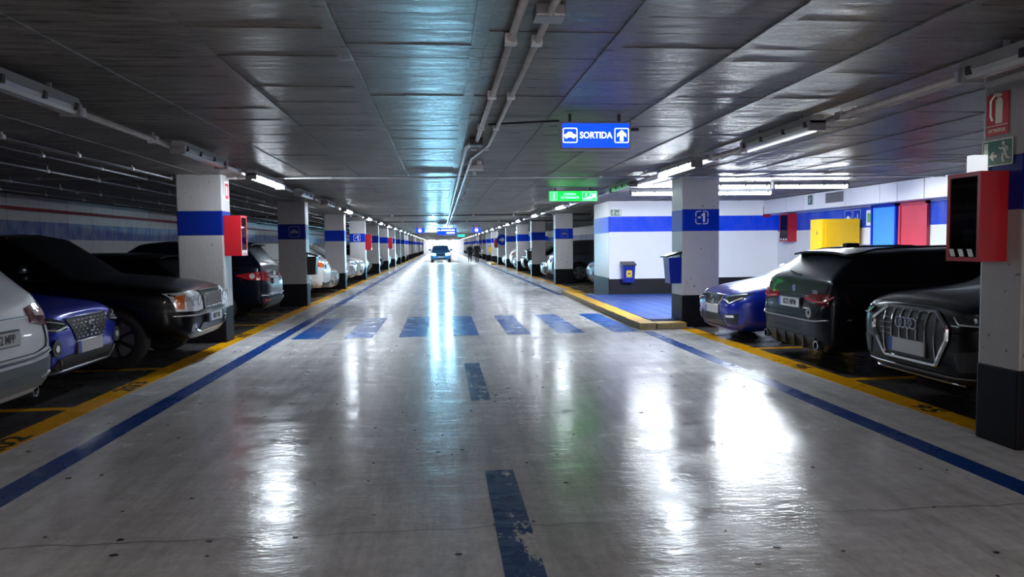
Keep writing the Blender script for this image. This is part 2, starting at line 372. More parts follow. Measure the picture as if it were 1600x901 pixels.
for i in range(-10, 12):      # shallow cast ribs along the formwork joints
    x = .24 + .80*i
    y0 = 2.0
    while y0 < 100:
        L_ = 2.4 if y0 < 20 else 20
        MB().bbox((x-.050, y0+.004, CZ-.006), (x+.036+random.uniform(-.006, .006), y0+L_-.004, CZ+.015), .004).build('ceiling_rib', M['ceil'], ceiling); y0 += L_
def wall(name, a, b, m, label): return tag(MB().box(a, b).build(name, m), label, 'wall', kind='structure')
wl = wall('wall_left', (XWL-.3, YB, 0), (XWL-.04, YE, CZ), M['plain'], 'concrete wall with patchy blue band behind the row of cars on the left')
pm = MB().box((-.04, .006, 0), (0, 1.194, CZ-.01)).mesh('wall_panel', M['left_wall'])
for k in range(-2, 70): link('wall_panel', pm, wl, (XWL, 12.0+1.2*k, 0))
MB().tube([(XWL+.09, 5, 2.36), (XWL+.09, 100, 2.36)], .035).build('red_pipe', M['wallpipe'], wl)
WY = 19.86
wall('wall_back', (XWL-.3, YB-.3, 0), (XWR+.3, YB, CZ), M['plain'], 'plain end wall of the garage behind the viewer')
wall('wall_end', (XWL-.3, YE, 0), (XWR+.3, YE+.3, CZ), M['duct'], 'bright far end wall closing the aisle')
wr = wall('wall_right', (XWR, YB, 0), (XWR+.3, WY, CZ), M['right_wall'], 'white wall with blue band holding the blue and red doors')
wall('trim_1', (XWR, WY+2, 0), (XWR+.3, YE, CZ), M['left_wall'], 'concrete wall behind the parked cars beyond the white lobby')
blk = wall('wall_lobby', (4.57, WY, 0), (XWR+.2, WY+1.95, CZ), M['white_wall'], 'bright white lobby wall with blue band and black skirting')
MB().box((4.56, WY+.02, .58), (4.57, WY+1.94, CZ)).build('end_face', M['pillar'], blk)
MB().box((4.553, WY+.01, 1.80), (4.568, WY+1.94, 2.24)).build('blue_band', M['pblue'], blk)
MB().box((4.55, WY-.006, 0), (4.568, WY+1.945, .56)).build('skirting_paint', M['pblack'], blk)

def pillar(xf, side, y0, label, d=.5, wd=.69, group=None, raw_shaded=False, name='pillar'):
    """concrete column; xf = aisle face, side -1 for the left row"""
    x0, x1 = (xf-wd, xf) if side < 0 else (xf, xf+wd)
    p = MB().bbox((x0, y0, 0), (x1, y0+d, CZ+.01), .018).build(name, M['pillar_raw_shaded' if raw_shaded else 'pillar'])
    tag(p, label, 'pillar', group, 'structure')
    e = .003
    MB().bbox((x0-e, y0-e, 1.70), (x1+e, y0+d+e, 2.10), .018).build('blue_band', M['pblue_shaded' if raw_shaded else 'pblue'], p)
    MB().bbox((x0-e*1.5, y0-e*1.5, 0), (x1+e*1.5, y0+d+e*1.5, .575), .018).build('black_base', M['pblack'], p)
    return p
PL = [12.05, 19.2, 26.7, 33.85] + [41.0+7.2*k for k in range(15)]
PR = [12.72, 27.5, 34.9, 41.6, 48.9, 56.1, 63.3] + [70.6+7.2*k for k in range(11)]
lab_L = ['pillar on the left with a red sign and red cabinet, beside the black SUV with amber indicator', 'pillar with a car symbol on its band and a black bin on its side', 'plain banded pillar just beyond the white car with orange tail lamp', 'pillar with a small minus one sign facing the aisle on the left side']
pill_L = []
for k, y in enumerate(PL):
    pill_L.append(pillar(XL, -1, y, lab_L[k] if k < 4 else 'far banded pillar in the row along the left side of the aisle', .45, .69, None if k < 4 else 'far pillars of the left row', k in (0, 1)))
lab_R = ['pillar with a large minus one sign on its blue band beside the blue tiled lobby', 'pillar with a car symbol on its band, first beyond the white lobby wall', 'second pillar beyond the white lobby wall, plain blue band and black bin', 'third pillar beyond the lobby, standing in shade', 'fourth pillar beyond the lobby, standing in shade', 'far white pillar with a round blue arrow sign on its front']
pill_R = []
for k, y in enumerate(PR):
    pill_R.append(pillar(XR-.02 if k == 0 else XR, 1, y, lab_R[k] if k < 6 else 'far banded pillar in the row along the right side of the aisle', .62 if k == 0 else .45, .67, None if k < 6 else 'far pillars of the right row'))
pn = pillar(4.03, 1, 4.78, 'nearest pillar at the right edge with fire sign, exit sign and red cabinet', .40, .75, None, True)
# second lobby block far down the aisle
b2 = wall('trim_2', (4.9, 64.5, 0), (XWR+.2, 66, CZ), M['white_wall'], 'second white lobby wall far down the aisle behind the two walkers')

# ------------------------------------------------------------------ floor markings (flat paint on the floor)
def mark(name, x0, y0, x1, y1, m, h=.002):
    o = MB().box((x0, y0, .0002), (x1, y1, h)).build(name, m, floor); return o
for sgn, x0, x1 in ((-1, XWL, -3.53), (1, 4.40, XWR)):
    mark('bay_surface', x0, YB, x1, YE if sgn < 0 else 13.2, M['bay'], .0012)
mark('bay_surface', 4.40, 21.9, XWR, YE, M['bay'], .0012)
mark('lane_line', -2.80, 2, -2.60, YE, M['bluepaint']); mark('lane_line', 3.37, 2, 3.56, 12.2, M['bluepaint'])
mark('lane_line', 3.40, 21.6, 3.58, YE, M['bluepaint'])
for x0, wd in ((-2.48, .45), (-1.62, .46), (-.73, .46), (.17, .43), (1.08, .40), (1.95, .45), (2.90, .43)):
    mark('crosswalk_stripe', x0, 12.25, x0+wd, 15.62, M['bluecw'], .0026)
for y0, y1 in ((2.6, 4.82), (7.07, 9.33), (25, 27.2), (29.5, 31.7), (34, 36.2)): mark('centre_dash', .26, y0, .45, y1, M['blueworn'])
mark('bay_edge_line', -3.53, 2, -3.28, 110, M['yellow'], .0024); mark('bay_edge_line', 4.14, 2, 4.40, 12.5, M['yellow'], .0024); mark('bay_edge_line', 4.14, 21.9, 4.38, 57, M['yellow'], .0024)
for y in (7.27, 9.55, 14.75, 17.05, 22.1, 24.35, 29.4, 31.7): mark('bay_divider_line', -8.4, y-.06, -3.53, y+.06, M['yellow'], .0024)
for y in (9.95, 7.54, 23.7, 25.8): mark('bay_divider_line', 4.40, y-.06, 9.2, y+.06, M['yellow'], .0024)
for s_, y in (('202', 5.95), ('203', 8.35), ('205', 12.9)):
    lettering(s_, .26, frame_T((-3.40, y, .0036), (0, 1, 0), (-1, 0, 0)), M['blackpaint'], floor, 'bay_number', sx=1.5)
for s_, y in (('96', 8.4), ('95', 6.1)):
    lettering(s_, .24, frame_T((4.27, y, .0036), (0, -1, 0), (1, 0, 0)), M['blackpaint'], floor, 'bay_number', sx=1.3)
# fine crack across the slab: a thin dark groove strip
ck = MB(); x = -4.4
pts = []
while x < 5.2: pts.append((x, 3.86-.012*(x+2)+random.uniform(-.02, .02))); x += .11
for a, b in zip(pts, pts[1:]): ck.add([(a[0], a[1]-.003, .0032), (b[0], b[1]-.003, .0032), (b[0], b[1]+.003, .0032), (a[0], a[1]+.003, .0032)], [(0, 1, 2, 3)])
ck.build('slab_crack', M['dark'], floor)
# flattened chewing gum and dirt specks
gm = MB()
for _ in range(150):
    gx, gy = random.uniform(-3.2, 3.3), 2.8+9*random.random()**1.6; r = random.uniform(.006, .018)
    T = frame_T((gx, gy, .001), (1, 0, 0), (0, 1, 0)); q = [(r*math.cos(k*PI/3)*random.uniform(.6, 1.6), r*math.sin(k*PI/3)*random.uniform(.6, 1.1)) for k in range(6)]
    gm.poly(q, T, .003)
tag(gm.build('dirt_specks', M['dark'], floor), kind='stuff')

# ------------------------------------------------------------------ raised tiled lobby and its kerb
plat = tag(MB().box((3.72, 13.0, 0), (XWR, WY, .10)).build('floor_platform', M['grout']), 'raised blue tiled platform in front of the white lobby wall', 'platform', kind='structure')
tm = MB().bbox((.006, .006, 0), (.324, .324, .02), .004).mesh('floor_tile', M['tile'])
n = 0
for i in range(17):
    for j in range(20):
        x, y = 3.74+.33*i, 13.1+.335*j
        if n < 300 and x < 9 and y + .33 < WY:
            if i > 13 and j < 6: continue
            t = link('floor_tile', tm, plat, (x, y, .096)); t.rotation_euler = (random.uniform(-.003, .003), random.uniform(-.003, .003), 0); n += 1
kerb = tag(bpy.data.objects.new('kerb', None), 'yellow painted kerb with worn face edging the blue tiled platform', 'kerb', kind='structure'); COL.objects.link(kerb)
y = 12.45
while y < 21.9:
    L_ = min(1.0, 21.9-y); xo = 3.40+.020*(y-12.45)
    o = MB().bbox((xo, y+.004, 0), (xo+.30, y+L_-.004, .12), .015).build('kerb_stone', [M['kerbface'], M['curb']], kerb)
    for p in o.data.polygons: p.material_index = 1 if p.normal.z > .6 else 0
    y += 1.0
for x0, x1 in ((3.72, 4.25),):
    o = MB().bbox((x0, 12.47, 0), (x1, 12.80, .11), .02).build('kerb_stone', [M['kerbface'], M['curb']], kerb)
    for p in o.data.polygons: p.material_index = 1 if p.normal.z > .6 else 0
k2 = tag(MB().bbox((3.75, 56.6, 0), (4.24, 62, .12), .02).build('kerb', M['curb']), 'short yellow kerb beside the far white pillar with arrow sign', 'kerb', kind='structure')

# ------------------------------------------------------------------ duct boxes and doors on the right wall
du = empty('ventilation_duct', (9.1, 12, 2.35), 'white boxed duct of sheet panels along the top of the right wall', 'duct')
du['kind'] = 'thing'
edges = [8.0, 9.4, 10.8, 12.1, 12.98, 13.8, 14.38, 15.65, 17.0, 17.54, 18.45, 19.85]
for a, b in zip(edges, edges[1:]):
    o = MB().bbox((8.95-9.1, a+.008-12, 2.27-2.35), (9.365-9.1, b-.008-12, 2.652-2.35), .006).build('duct_panel', M['duct'], du)
vg = MB()
for k in range(9): vg.box((-.175, 15.80+.08*k-12, .05), (-.15, 15.83+.08*k-12, .24))
vg.box((-.162, 15.74-12, .03), (-.149, 16.50-12, .26)); vg.build('vent_grille', M['grey'], du)
def door(n_, y0, y1, z1, m, label, hm):
    d = tag(bpy.data.objects.new(n_, None), label, 'door', kind='structure'); COL.objects.link(d); d.location = (XWR, (y0+y1)/2, 0)
    h = (y1-y0)/2
    MB().bbox((-.05, -h, .1), (-.015, h, z1), .004).build('door_leaf', m, d)
    f = MB(); f.box((-.07, -h-.06, .1), (-.002, -h-.004, z1+.06)); f.box((-.07, h+.004, .1), (-.002, h+.06, z1+.06)); f.box((-.07, -h-.06, z1+.004), (-.002, h+.06, z1+.06)); f.build('door_frame', hm, d)
    hd = MB(); hd.bbox((-.07, h-.14, 1.08), (-.052, h-.08, 1.26), .004); hd.tube([(-.06, h-.11, 1.2), (-.10, h-.11, 1.2), (-.10, h-.24, 1.2)], .009); hd.build('door_handle', M['grey'], d)
door('door_1', 14.42, 15.20, 2.20, M['bdoor'], 'light blue door in the right lobby wall', M['pblue'])
door('door_2', 13.45, 14.22, 2.20, M['rdoor'], 'red door in the right lobby wall, next to the blue door', M['rdoor'])
door('door_3', 11.6, 12.7, 2.20, M['duct'], 'pale door at the near end of the lobby wall', M['frame'])
yc = empty('ticket_cabinet', (8.82, 15.85, .1), 'tall yellow cabinet standing in front of the right lobby wall', 'cabinet')
MB().bbox((-.44, -.25, 0), (.44, .27, 1.89), .012).build('body', M['ycab'], yc)
MB().bbox((-.36, -.262, .15), (.36, -.251, 1.78), .006).build('front_panel', M['ycab'], yc)
MB().box((-.447, -.06, 1.55), (-.441, -.02, 1.62)).build('lock', M['grey'], yc)

# ------------------------------------------------------------------ lamps
def lamp(x, y, kind, label, group=None, L_=1.5, along='y', z=2.50):
    """trough luminaire: housing, diffuser or tube, two end caps, clips"""
    key = (kind, L_)
    if key not in lamp.proto:
        t = empty('ceiling_lamp', (0, 0, 0), 'x', 'lamp'); h = L_/2
        hb = MB(); hb.add([(-.075, -h, .03), (.075, -h, .03), (.05, -h, .10), (-.05, -h, .10), (-.075, h, .03), (.075, h, .03), (.05, h, .10), (-.05, h, .10)], [(0,1,2,3),(7,6,5,4),(0,4,5,1),(1,5,6,2),(2,6,7,3),(3,7,4,0)]); hb.build('housing', M['housing'], t)
        for yy in (-h*.6, h*.6): MB().box((-.012, yy-.012, .10), (.012, yy+.012, .15)).build('hanger', M['grey'], t)
        dm = dict(on=M['tube'], back=M['btube'], lobby=M['ltube'], glint=M['diff_off'], off=M['diff_off'], green=M['green_reflect'])[kind]
        d = MB(); n_ = 7; vs = []
        for yy in (-h+.03, h-.03): vs += [(.068*math.cos(PI*k/(n_-1)), yy, .028-.055*math.sin(PI*k/(n_-1))) for k in range(n_)]
        d.add(vs, [(k, k+1, n_+k+1, n_+k) for k in range(n_-1)] + [tuple(range(n_)), tuple(reversed(range(n_, 2*n_)))]); d.build('diffuser', dm, t)
        for s in (-1, 1): MB().bbox((-.078, s*h-.03 if s > 0 else s*h, -.035), (.078, s*h if s > 0 else s*h+.03, .06), .008).build('end_cap', M['grey'], t)
        if kind == 'glint': MB().tube([(.0, -h+.04, -.034), (0, h-.04, -.034)], .012).build('tube', M['glint'], t)  # emissive strip stands for the reflection along this unlit diffuser
        cl = MB()
        for q in (-.55, -.2, .2, .55): cl.box((-.085, q*L_*.8-.015, .0), (.085, q*L_*.8+.015, .05))
        tag(cl.build('clip', M['dark'], t), kind='stuff')
        lamp.proto[key] = t; o = t; o.location = (x, y, z)
        tag(o, label, 'lamp', group)
    else:
        o = dup(lamp.proto[key], (x, y, z), None, label, group)
    o.rotation_euler.z = PI/2 if along == 'x' else 0
    return o
lamp.proto = {}
LX, RX = -2.66, 3.28
for y, l in ((4.95, 'unlit long lamp at the upper left corner of the view'), (8.6, 'unlit lamp on the left ceiling line, second from the viewer'), (14.9, 'unlit lamp on the left ceiling line just past the pillar with red cabinet'), (18.0, 'unlit lamp on the left ceiling line near the pillar with the car symbol')):
    lamp(LX, y, 'off', l)
lamp(RX, 3.6, 'off', 'unlit lamp at the upper right corner above the nearest pillar')
lamp(RX, 6.95, 'glint', 'unlit lamp with a painted reflection glint on the right ceiling line, between the blue sign and nearest pillar')
lamp(RX, 13.15, 'green', 'unlit lamp with painted green reflection beside the green exit sign')
lamp(RX, 16.3, 'off', 'unlit lamp hidden behind the green exit sign')
lamp(LX, 11.7, 'on', 'brightly lit lamp on the left line beside the pillar with red cabinet', None, 1.9)
lamp(RX, 10.0, 'on', 'brightly lit lamp on the right line in front of the minus one pillar')
lamp(LX, 21.4, 'on', 'second lit lamp along the left ceiling line'); lamp(RX, 19.9, 'on', 'second lit lamp along the right ceiling line, below the green sign')
ORD = 'zeroth first second third fourth fifth sixth seventh eighth ninth tenth eleventh twelfth'.split()
for x, sd, ys in ((LX, 'left', [27.4, 32.6, 37.4] + [42.5+5.6*k for k in range(19)]), (RX, 'right', [25.5, 31.0, 36] + [41+5.6*k for k in range(19)])):
    for k, y in enumerate(ys):
        lamp(x, y, 'on', '%s lit lamp from the viewer along the %s ceiling line' % (ORD[k+3], sd) if k < 7 else 'small bright lamp very far along the %s ceiling line' % sd, None if k < 7 else 'distant lit lamps of the %s line' % sd)
for x, y in ((LX, -3.6), (RX, -4.0), (LX, -6.0), (RX, -6.2), (LX, -8.0), (RX, -8.4), (LX, -11.2), (RX, -11.5), (LX, -14.4), (RX, -14.7)): lamp(x, y, 'back', 'lit lamp on the ceiling line behind the viewer', 'lamps behind the viewer')
lamp(5.5, 13.6, 'lobby', 'lit lobby lamp next to the minus one pillar, nearer row', None, 1.5, 'x', 2.545); lamp(7.05, 13.6, 'lobby', 'lit lobby lamp of the nearer row, at the duct end', None, 1.5, 'x', 2.545)
lamp(4.75, 15.4, 'lobby', 'lit lobby lamp of the farther row, behind the minus one pillar', None, 1.5, 'x', 2.545); lamp(6.35, 15.4, 'lobby', 'lit lobby lamp of the farther row, at its right end', None, 1.5, 'x', 2.545)
# second lobby far away is lit too
lamp(6.0, 61, 'lobby', 'lit lamp of the far second lobby', None, 1.5, 'x', 2.545)
for x in (-2.0, 0.4, 2.8): lamp(x, 147.5, 'lobby', 'added cross lamp brightening the far end wall', 'added lamps at the far end wall', 1.5, 'x', 2.545)  # added lamps to brighten the end wall, no fixtures known there

# ------------------------------------------------------------------ conduits, rails and pipes on the ceiling
def pipe(name, pts, r, m, label, cat='pipe', group=None, brackets=True):
    t = empty(name, pts[0], label, cat, group); o = Vector(pts[0])
    MB().tube([Vector(p)-o for p in pts], r).build('tube', m, t, smooth=True)
    if brackets:
        b = MB(); p0, p1 = Vector(pts[0])-o, Vector(pts[-1])-o; L_ = (p1-p0).length; k = .6
        while k < min(L_, 40):
            c = p0.lerp(p1, k/L_); zt = CZ - .012 - o.z
            b.box((c.x-r*1.5, c.y-r*1.5, c.z-r*1.25), (c.x+r*1.5, c.y+r*1.5, c.z+r*1.25)); b.box((c.x-.006, c.y-.006, c.z), (c.x+.006, c.y+.006, zt)); k += 1.5
        tag(b.build('bracket', M['conduit'], t), kind='stuff')
    return t
pipe('ceiling_conduit', [(.40, 2.0, 2.625), (.40, 8.0, 2.625), (.30, 8.6, 2.625), (.30, 90, 2.625)], .022, M['conduit'], 'left one of the two thin conduits running down the ceiling centre', 'conduit')
pipe('ceiling_conduit', [(.545, 2.0, 2.62), (.545, 8.3, 2.62), (.40, 9.6, 2.62), (.40, 90, 2.62)], .020, M['conduit'], 'right one of the two thin conduits running down the ceiling centre', 'conduit')
jb = MB()
jb.bbox((.32, 8.0, 2.58), (.46, 8.2, 2.66), .01); tag(jb.build('junction_box', M['dark']), 'small dark junction box on the ceiling at the kink of the left conduit', 'box')
tag(MB().bbox((.40, 10.7, 2.59), (.62, 10.85, 2.66), .01).build('junction_box', M['conduit']), 'small grey junction box on the ceiling near the cross pipe', 'box')
tag(MB().bbox((.47, 3.58, 2.60), (.62, 3.72, 2.66), .01).build('junction_box', M['grey']), 'grey junction box at the upper edge above the right conduit', 'box')
pipe('sign_cable', [(.46, 7.0, 2.635), (1.1, 6.78, 2.635)], .010, M['dark'], 'dark cable from the right conduit to the blue exit sign', 'cable', brackets=False)
pipe('lamp_rail', [(LX-.14, 1, 2.57), (LX-.14, 120, 2.57)], .028, M['conduit'], 'grey cable rail beside the left lamp line', 'rail')
pipe('lamp_rail', [(RX+.16, 1, 2.57), (RX+.16, 120, 2.57)], .028, M['conduit'], 'grey cable rail beside the right lamp line', 'rail')
pipe('lamp_rail', [(RX+.26, 1, 2.57), (RX+.26, 120, 2.57)], .016, M['conduit'], 'thin outer cable rail beside the right lamp line', 'rail')
pipe('cross_pipe', [(-8.4, 12.35, 2.628), (8.9, 12.35, 2.628)], .016, M['conduit'], 'thin pale pipe crossing the ceiling before the green sign', 'pipe')
pipe('cross_pipe', [(-8.4, 27.6, 2.626), (9.2, 27.6, 2.626)], .02, M['dark'], 'dark pipe crossing the ceiling, nearer of two', 'pipe')
pipe('cross_pipe', [(-8.4, 34.8, 2.626), (9.2, 34.8, 2.626)], .02, M['dark'], 'dark pipe crossing the ceiling, farther of two', 'pipe')
for x, zz, l in ((-4.2, 2.60, 'first thin pipe left of the left lamp line'), (-4.6, 2.60, 'second thin pipe left of the left lamp line'), (-5.3, 2.57, 'bright thin pipe over the parked cars on the left'), (-6.6, 2.57, 'thin pipe with sprinkler heads over the cars on the left'), (-7.6, 2.57, 'pipe over the left cars nearest to the wall')):
    pipe('ceiling_pipe', [(x, 1, zz), (x, 60, zz)], .016, M['grey'], l)
pipe('ceiling_pipe', [(5.0, 12.2, 2.60), (6.3, 10.2, 2.60), (9.0, 8.6, 2.60)], .014, M['conduit'], 'thin bent pipe on the ceiling right of the lit lobby lamps', 'pipe', brackets=False)
for x, y in ((-6.6, 11.2), (-6.6, 14.2)):
    s = empty('sprinkler_head', (x, y, 2.55), 'small sprinkler head under the thin pipe over the left cars', 'sprinkler', 'sprinklers over the left cars')
    MB().lathe([(.0, .0), (.02, .0), (.02, .05), (0, .05)], 10, 0, Matrix.Rotation(PI/2, 4, 'X')).build('nozzle', M['chrome'], s)
    MB().lathe([(.0, -.02), (.045, -.02), (.045, -.012), (0, -.012)], 12, 0, Matrix.Rotation(PI/2, 4, 'X')).build('deflector', M['chrome'], s)

# ------------------------------------------------------------------ signs
def light_box(name, x0, x1, z0, z1, y, face, label, d=.11, hang=True):
    cx = (x0+x1)/2; t = empty(name, (cx, y, z0), label, 'sign'); W_, H_ = x1-x0, z1-z0
    MB().bbox((-W_/2, 0, 0), (W_/2, d, H_), .012).build('housing', M['housing'], t)
    MB().box((-W_/2+.02, -.004, .02), (W_/2-.02, .001, H_-.02)).build('lit_face', face, t)
    if hang:
        for s in (-1, 1): MB().box((s*W_*.35-.012, d*.4, H_-.005), (s*W_*.35+.012, d*.4+.024, CZ-.004-z0)).build('hanger', M['dark'], t)
    return t, W_, H_
sg, W_, H_ = light_box('exit_sign', 1.06, 1.70, 2.335, 2.585, 6.5, M['bluelit'], 'backlit blue hanging sign reading SORTIDA with car and up arrow')
fT = lambda x, z, y=-.005: frame_T((x, y, z), (1, 0, 0), (0, 0, 1))
lettering('SORTIDA', .078, fT(0, H_/2), M['whitelit'], sg, sx=.90)
for cx, icon, isz, inm in ((-.232, CARICON, .112, 'car_symbol'), (.232, ARROW, .098, 'arrow_symbol')):
    q = rrect(.130, .130, .014); qi = rrect(.116, .116, .010)
    MB().ring(shift(q, cx, H_/2), shift(qi, cx, H_/2), fT(0, 0), .003).build('symbol_frame', M['whitelit'], sg)
    MB().poly(shift(icon, cx, H_/2, isz), fT(0, 0), .003).build(inm, M['whitelit'], sg)
MB().bbox((.32, .03, .17), (.40, .07, .20), .008).build('cable_gland', M['dark'], sg)

sg, W_, H_ = light_box('exit_sign', 2.19, 3.22, 2.37, 2.60, 15.0, M['greenlit'], 'backlit green hanging sign with walking figure and stairs, SORTIDA DE VIANANTS')
lettering('SORTIDA', .060, fT(-.07, H_*.66), M['mintlit'], sg); lettering('DE VIANANTS', .060, fT(-.07, H_*.36), M['mintlit'], sg)
ic = MB(); man_icon(ic, fT(-.40, H_/2), .15, 1, .003, True); ic.build('walker_symbol', M['mintlit'], sg)
for cx, ww in ((-.40, .13), (.27, .16), (.42, .13)):
    q = rrect(ww, .17, .01); qi = rrect(ww-.012, .158, .008); MB().ring(shift(q, cx, H_/2), shift(qi, cx, H_/2), fT(0, 0), .003).build('symbol_frame', M['mintlit'], sg)
ic = MB()
ic.poly([(.20, .05), (.34, .05), (.34, .11), (.31, .11), (.31, .095), (.28, .095), (.28, .08), (.24, .08), (.24, .065), (.20, .065)], fT(0, 0), .003); man_icon(ic, fT(.27, H_*.60), .09); ic.build('stairs_symbol', M['mintlit'], sg)
c, s_ = math.cos(-PI/4*1), math.sin(-PI/4*1)
MB().poly([(.42+(x*c-y_*s_)*.14, H_/2+(x*s_+y_*c)*.14) for x, y_ in ARROW], fT(0, 0), .003).build('arrow_symbol', M['mintlit'], sg)

for x0, x1, l in ((-1.46, -.94, 'far blue hanging sign with glowing red and white arrow, left of the wide sign'), (1.74, 2.24, 'far blue hanging sign with glowing red and white arrow, right of the wide sign')):
    sg, W_, H_ = light_box('lane_sign', x0, x1, 2.22, 2.52, 42, M['bluelit'], l)
    MB().poly([(.10*math.cos(k*PI/8), H_/2+.10*math.sin(k*PI/8)) for k in range(16)], fT(0, 0), .004).build('lamp_disc', M['pinklit'], sg)
    MB().poly(shift(ARROW, 0, H_*.74, .12), fT(0, 0, -.010), .004).build('arrow', M['redlit'], sg)
sg, W_, H_ = light_box('direction_sign', -.24, .86, 2.10, 2.50, 42, M['bluelit'], 'far wide blue hanging sign with two rows of white print')
for z, a, b in ((.28, -.32, .44), (.12, -.02, .44)): MB().poly([(a, z-.04), (b, z-.04), (b, z+.04), (a, z+.04)], fT(0, 0), .004).build('print_row', M['whitelit'], sg)
MB().poly(shift(CARICON, -.44, .27, .16), fT(0, 0), .004).build('car_symbol', M['whitelit'], sg)
tag(MB().bbox((1.35, 62, 2.25), (1.95, 62.1, 2.42), .01).build('emergency_lamp', M['cyanlit']), 'small green lit emergency lamp far down the ceiling', 'lamp')
pipe('lamp_hanger_rod', [(1.65, 62.05, 2.42), (1.65, 62.05, CZ+.01)], .01, M['grey'], 'rod holding the far green emergency lamp', 'rod', brackets=False)

el = empty('emergency_lamp', (4.028, 5.14, 1.995), 'small white lit box lamp on the nearest pillar above the red cabinet', 'lamp')
MB().bbox((-.13, -.035, 0), (-.012, .035, .125), .008).build('diffuser', mat('softly lit white box', (.8, .8, .82), .4, emit=(.85, .92, 1.0), es=.26), el); MB().box((-.012, -.04, -.005), (0, .04, .13)).build('back_plate', M['grey'], el)
# flat plates
def plate(name, T, w_, h_, m, label, cat='sign', border=None):
    t = bpy.data.objects.new(name, None); COL.objects.link(t); t.matrix_world = T; t.empty_display_size = .1; tag(t, label, cat)
    I = Matrix()
    MB().poly(rrect(w_, h_, .008), I, .005).build('plate', m, t)
    if border: MB().ring(rrect(w_, h_, .008), rrect(w_-.016, h_-.016, .006), Matrix.Translation((0, 0, .005)), .001).build('border', border, t)
    return t
U = Matrix.Translation((0, 0, .0055))
def exit_plate(T, w_, h_, label, flip):
    t = plate('exit_plate', T, w_, h_, M['greensign'], label, 'sign', M['cream'])
    mb = MB(); man_icon(mb, Matrix.Translation((flip*w_*.22, 0, .0055)), h_*.82, -flip if flip > 0 else 1, .001); mb.build('runner_symbol', M['cream'], t); mb = MB()
    mb.poly([(-flip*w_*.44, -h_*.4), (-flip*w_*.30, -h_*.4), (-flip*w_*.30, h_*.4), (-flip*w_*.44, h_*.4)][::(1 if flip > 0 else -1)][::-1], U, .001); mb.build('door_symbol', M['cream'], t); mb = MB()
    a = [(y_*.075*-flip, x*.075) for x, y_ in ARROW]; mb.poly(shift(a if flip < 0 else a[::-1], -flip*w_*.12, -h_*.12), U, .001)
    mb.build('arrow_symbol', M['cream'], t); return t
# nearest right pillar (faces -X; reading direction -Y)
TL_ = lambda x, y, z: frame_T((x, y, z), (0, -1, 0), (0, 0, 1))
exit_plate(TL_(4.022, 5.02, 2.125), .30, .19, 'green emergency exit plate with running figure on the nearest right pillar', 1)
fp = plate('fire_sign', TL_(4.022, 5.03, 2.40), .21, .30, M['redsign'], 'red fire extinguisher sign at the top of the nearest right pillar')
def ext_icon(mb, T, s):
    mb.poly([(-.05*s, -.32*s), (.17*s, -.32*s), (.17*s, .22*s), (.10*s, .30*s), (.02*s, .30*s), (-.05*s, .22*s)], T, .001)
    mb.poly([(-.02*s, .32*s), (.14*s, .32*s), (.14*s, .38*s), (-.10*s, .42*s), (-.12*s, .37*s)], T, .001)
    mb.tube([T @ Vector(p) for p in ((-.08*s, .37*s, .002), (-.20*s, .25*s, .002), (-.20*s, -.10*s, .002), (-.14*s, -.24*s, .002))], .014*s*2, 5)
mb = MB(); ext_icon(mb, Matrix.Translation((0, .03, .0055)), .30)
mb.build('symbol', M['cream'], fp); lettering('EXTINTOR', .034, Matrix.Translation((0, -.115, .006)), M['cream'], fp)
MB().poly([(-.10, -.082), (.10, -.082), (.10, -.076), (-.10, -.076)], U, .001).build('divider', M['cream'], fp)
# left pillar with sign on the aisle face (faces +X; reading direction +Y)
TRt = lambda x, y, z: frame_T((x, y, z), (0, 1, 0), (0, 0, 1))
fp = plate('fire_sign', TRt(XL+.006, 12.30, 2.42), .22, .30, M['sign_white'], 'white and red fire sign above the red cabinet on the left pillar')
MB().ring(rrect(.17, .24, .01), rrect(.09, .15, .01), U, .002).build('symbol', M['redsign'], fp); lettering('FOC', .04, Matrix.Translation((0, -.135, .006)), M['redsign'], fp)
# lobby wall signs (face -Y)
exit_plate(frame_T((4.76, WY-.006, 2.345), (1, 0, 0), (0, 0, 1)), .31, .18, 'small green exit plate on the white lobby wall', -1)
plate('notice_plate', frame_T((9.05, WY-.006, 2.34), (1, 0, 0), (0, 0, 1)), .22, .30, M['redsign'], 'small red fire sign in the corner of the white lobby wall')
pp = plate('notice_plate', TL_(8.93, 17.2, 2.50), .20, .24, M['greensign'], 'small green symbol plate on the white duct', 'sign', M['sign_white'])
mb = MB(); man_icon(mb, U, .16); mb.build('symbol', M['sign_white'], pp)
for y, l in ((16.25, 'blue information plate with car symbol right above the yellow cabinet'), (15.9, 'blue minus one plate above the yellow cabinet')):
    pp = plate('level_plate', TL_(9.364, y, 2.02), .30, .36, M['pblue'], l, 'sign', M['sign_white'])
    if y == 16.25: MB().poly(shift(CARICON, 0, 0, .2), U, .001).build('symbol', M['sign_white'], pp)
    else: lettering('-1', .2, Matrix.Translation((0, 0, .006)), M['sign_white'], pp)
pp = plate('map_plate', TL_(9.364, 15.42, 2.0), .20, .34, M['sign_white'], 'white plate with green plan beside the light blue door'); MB().poly(rrect(.13, .20, .01), U, .001).build('plan', mat('plan green', (.15, .45, .1), .5), pp)

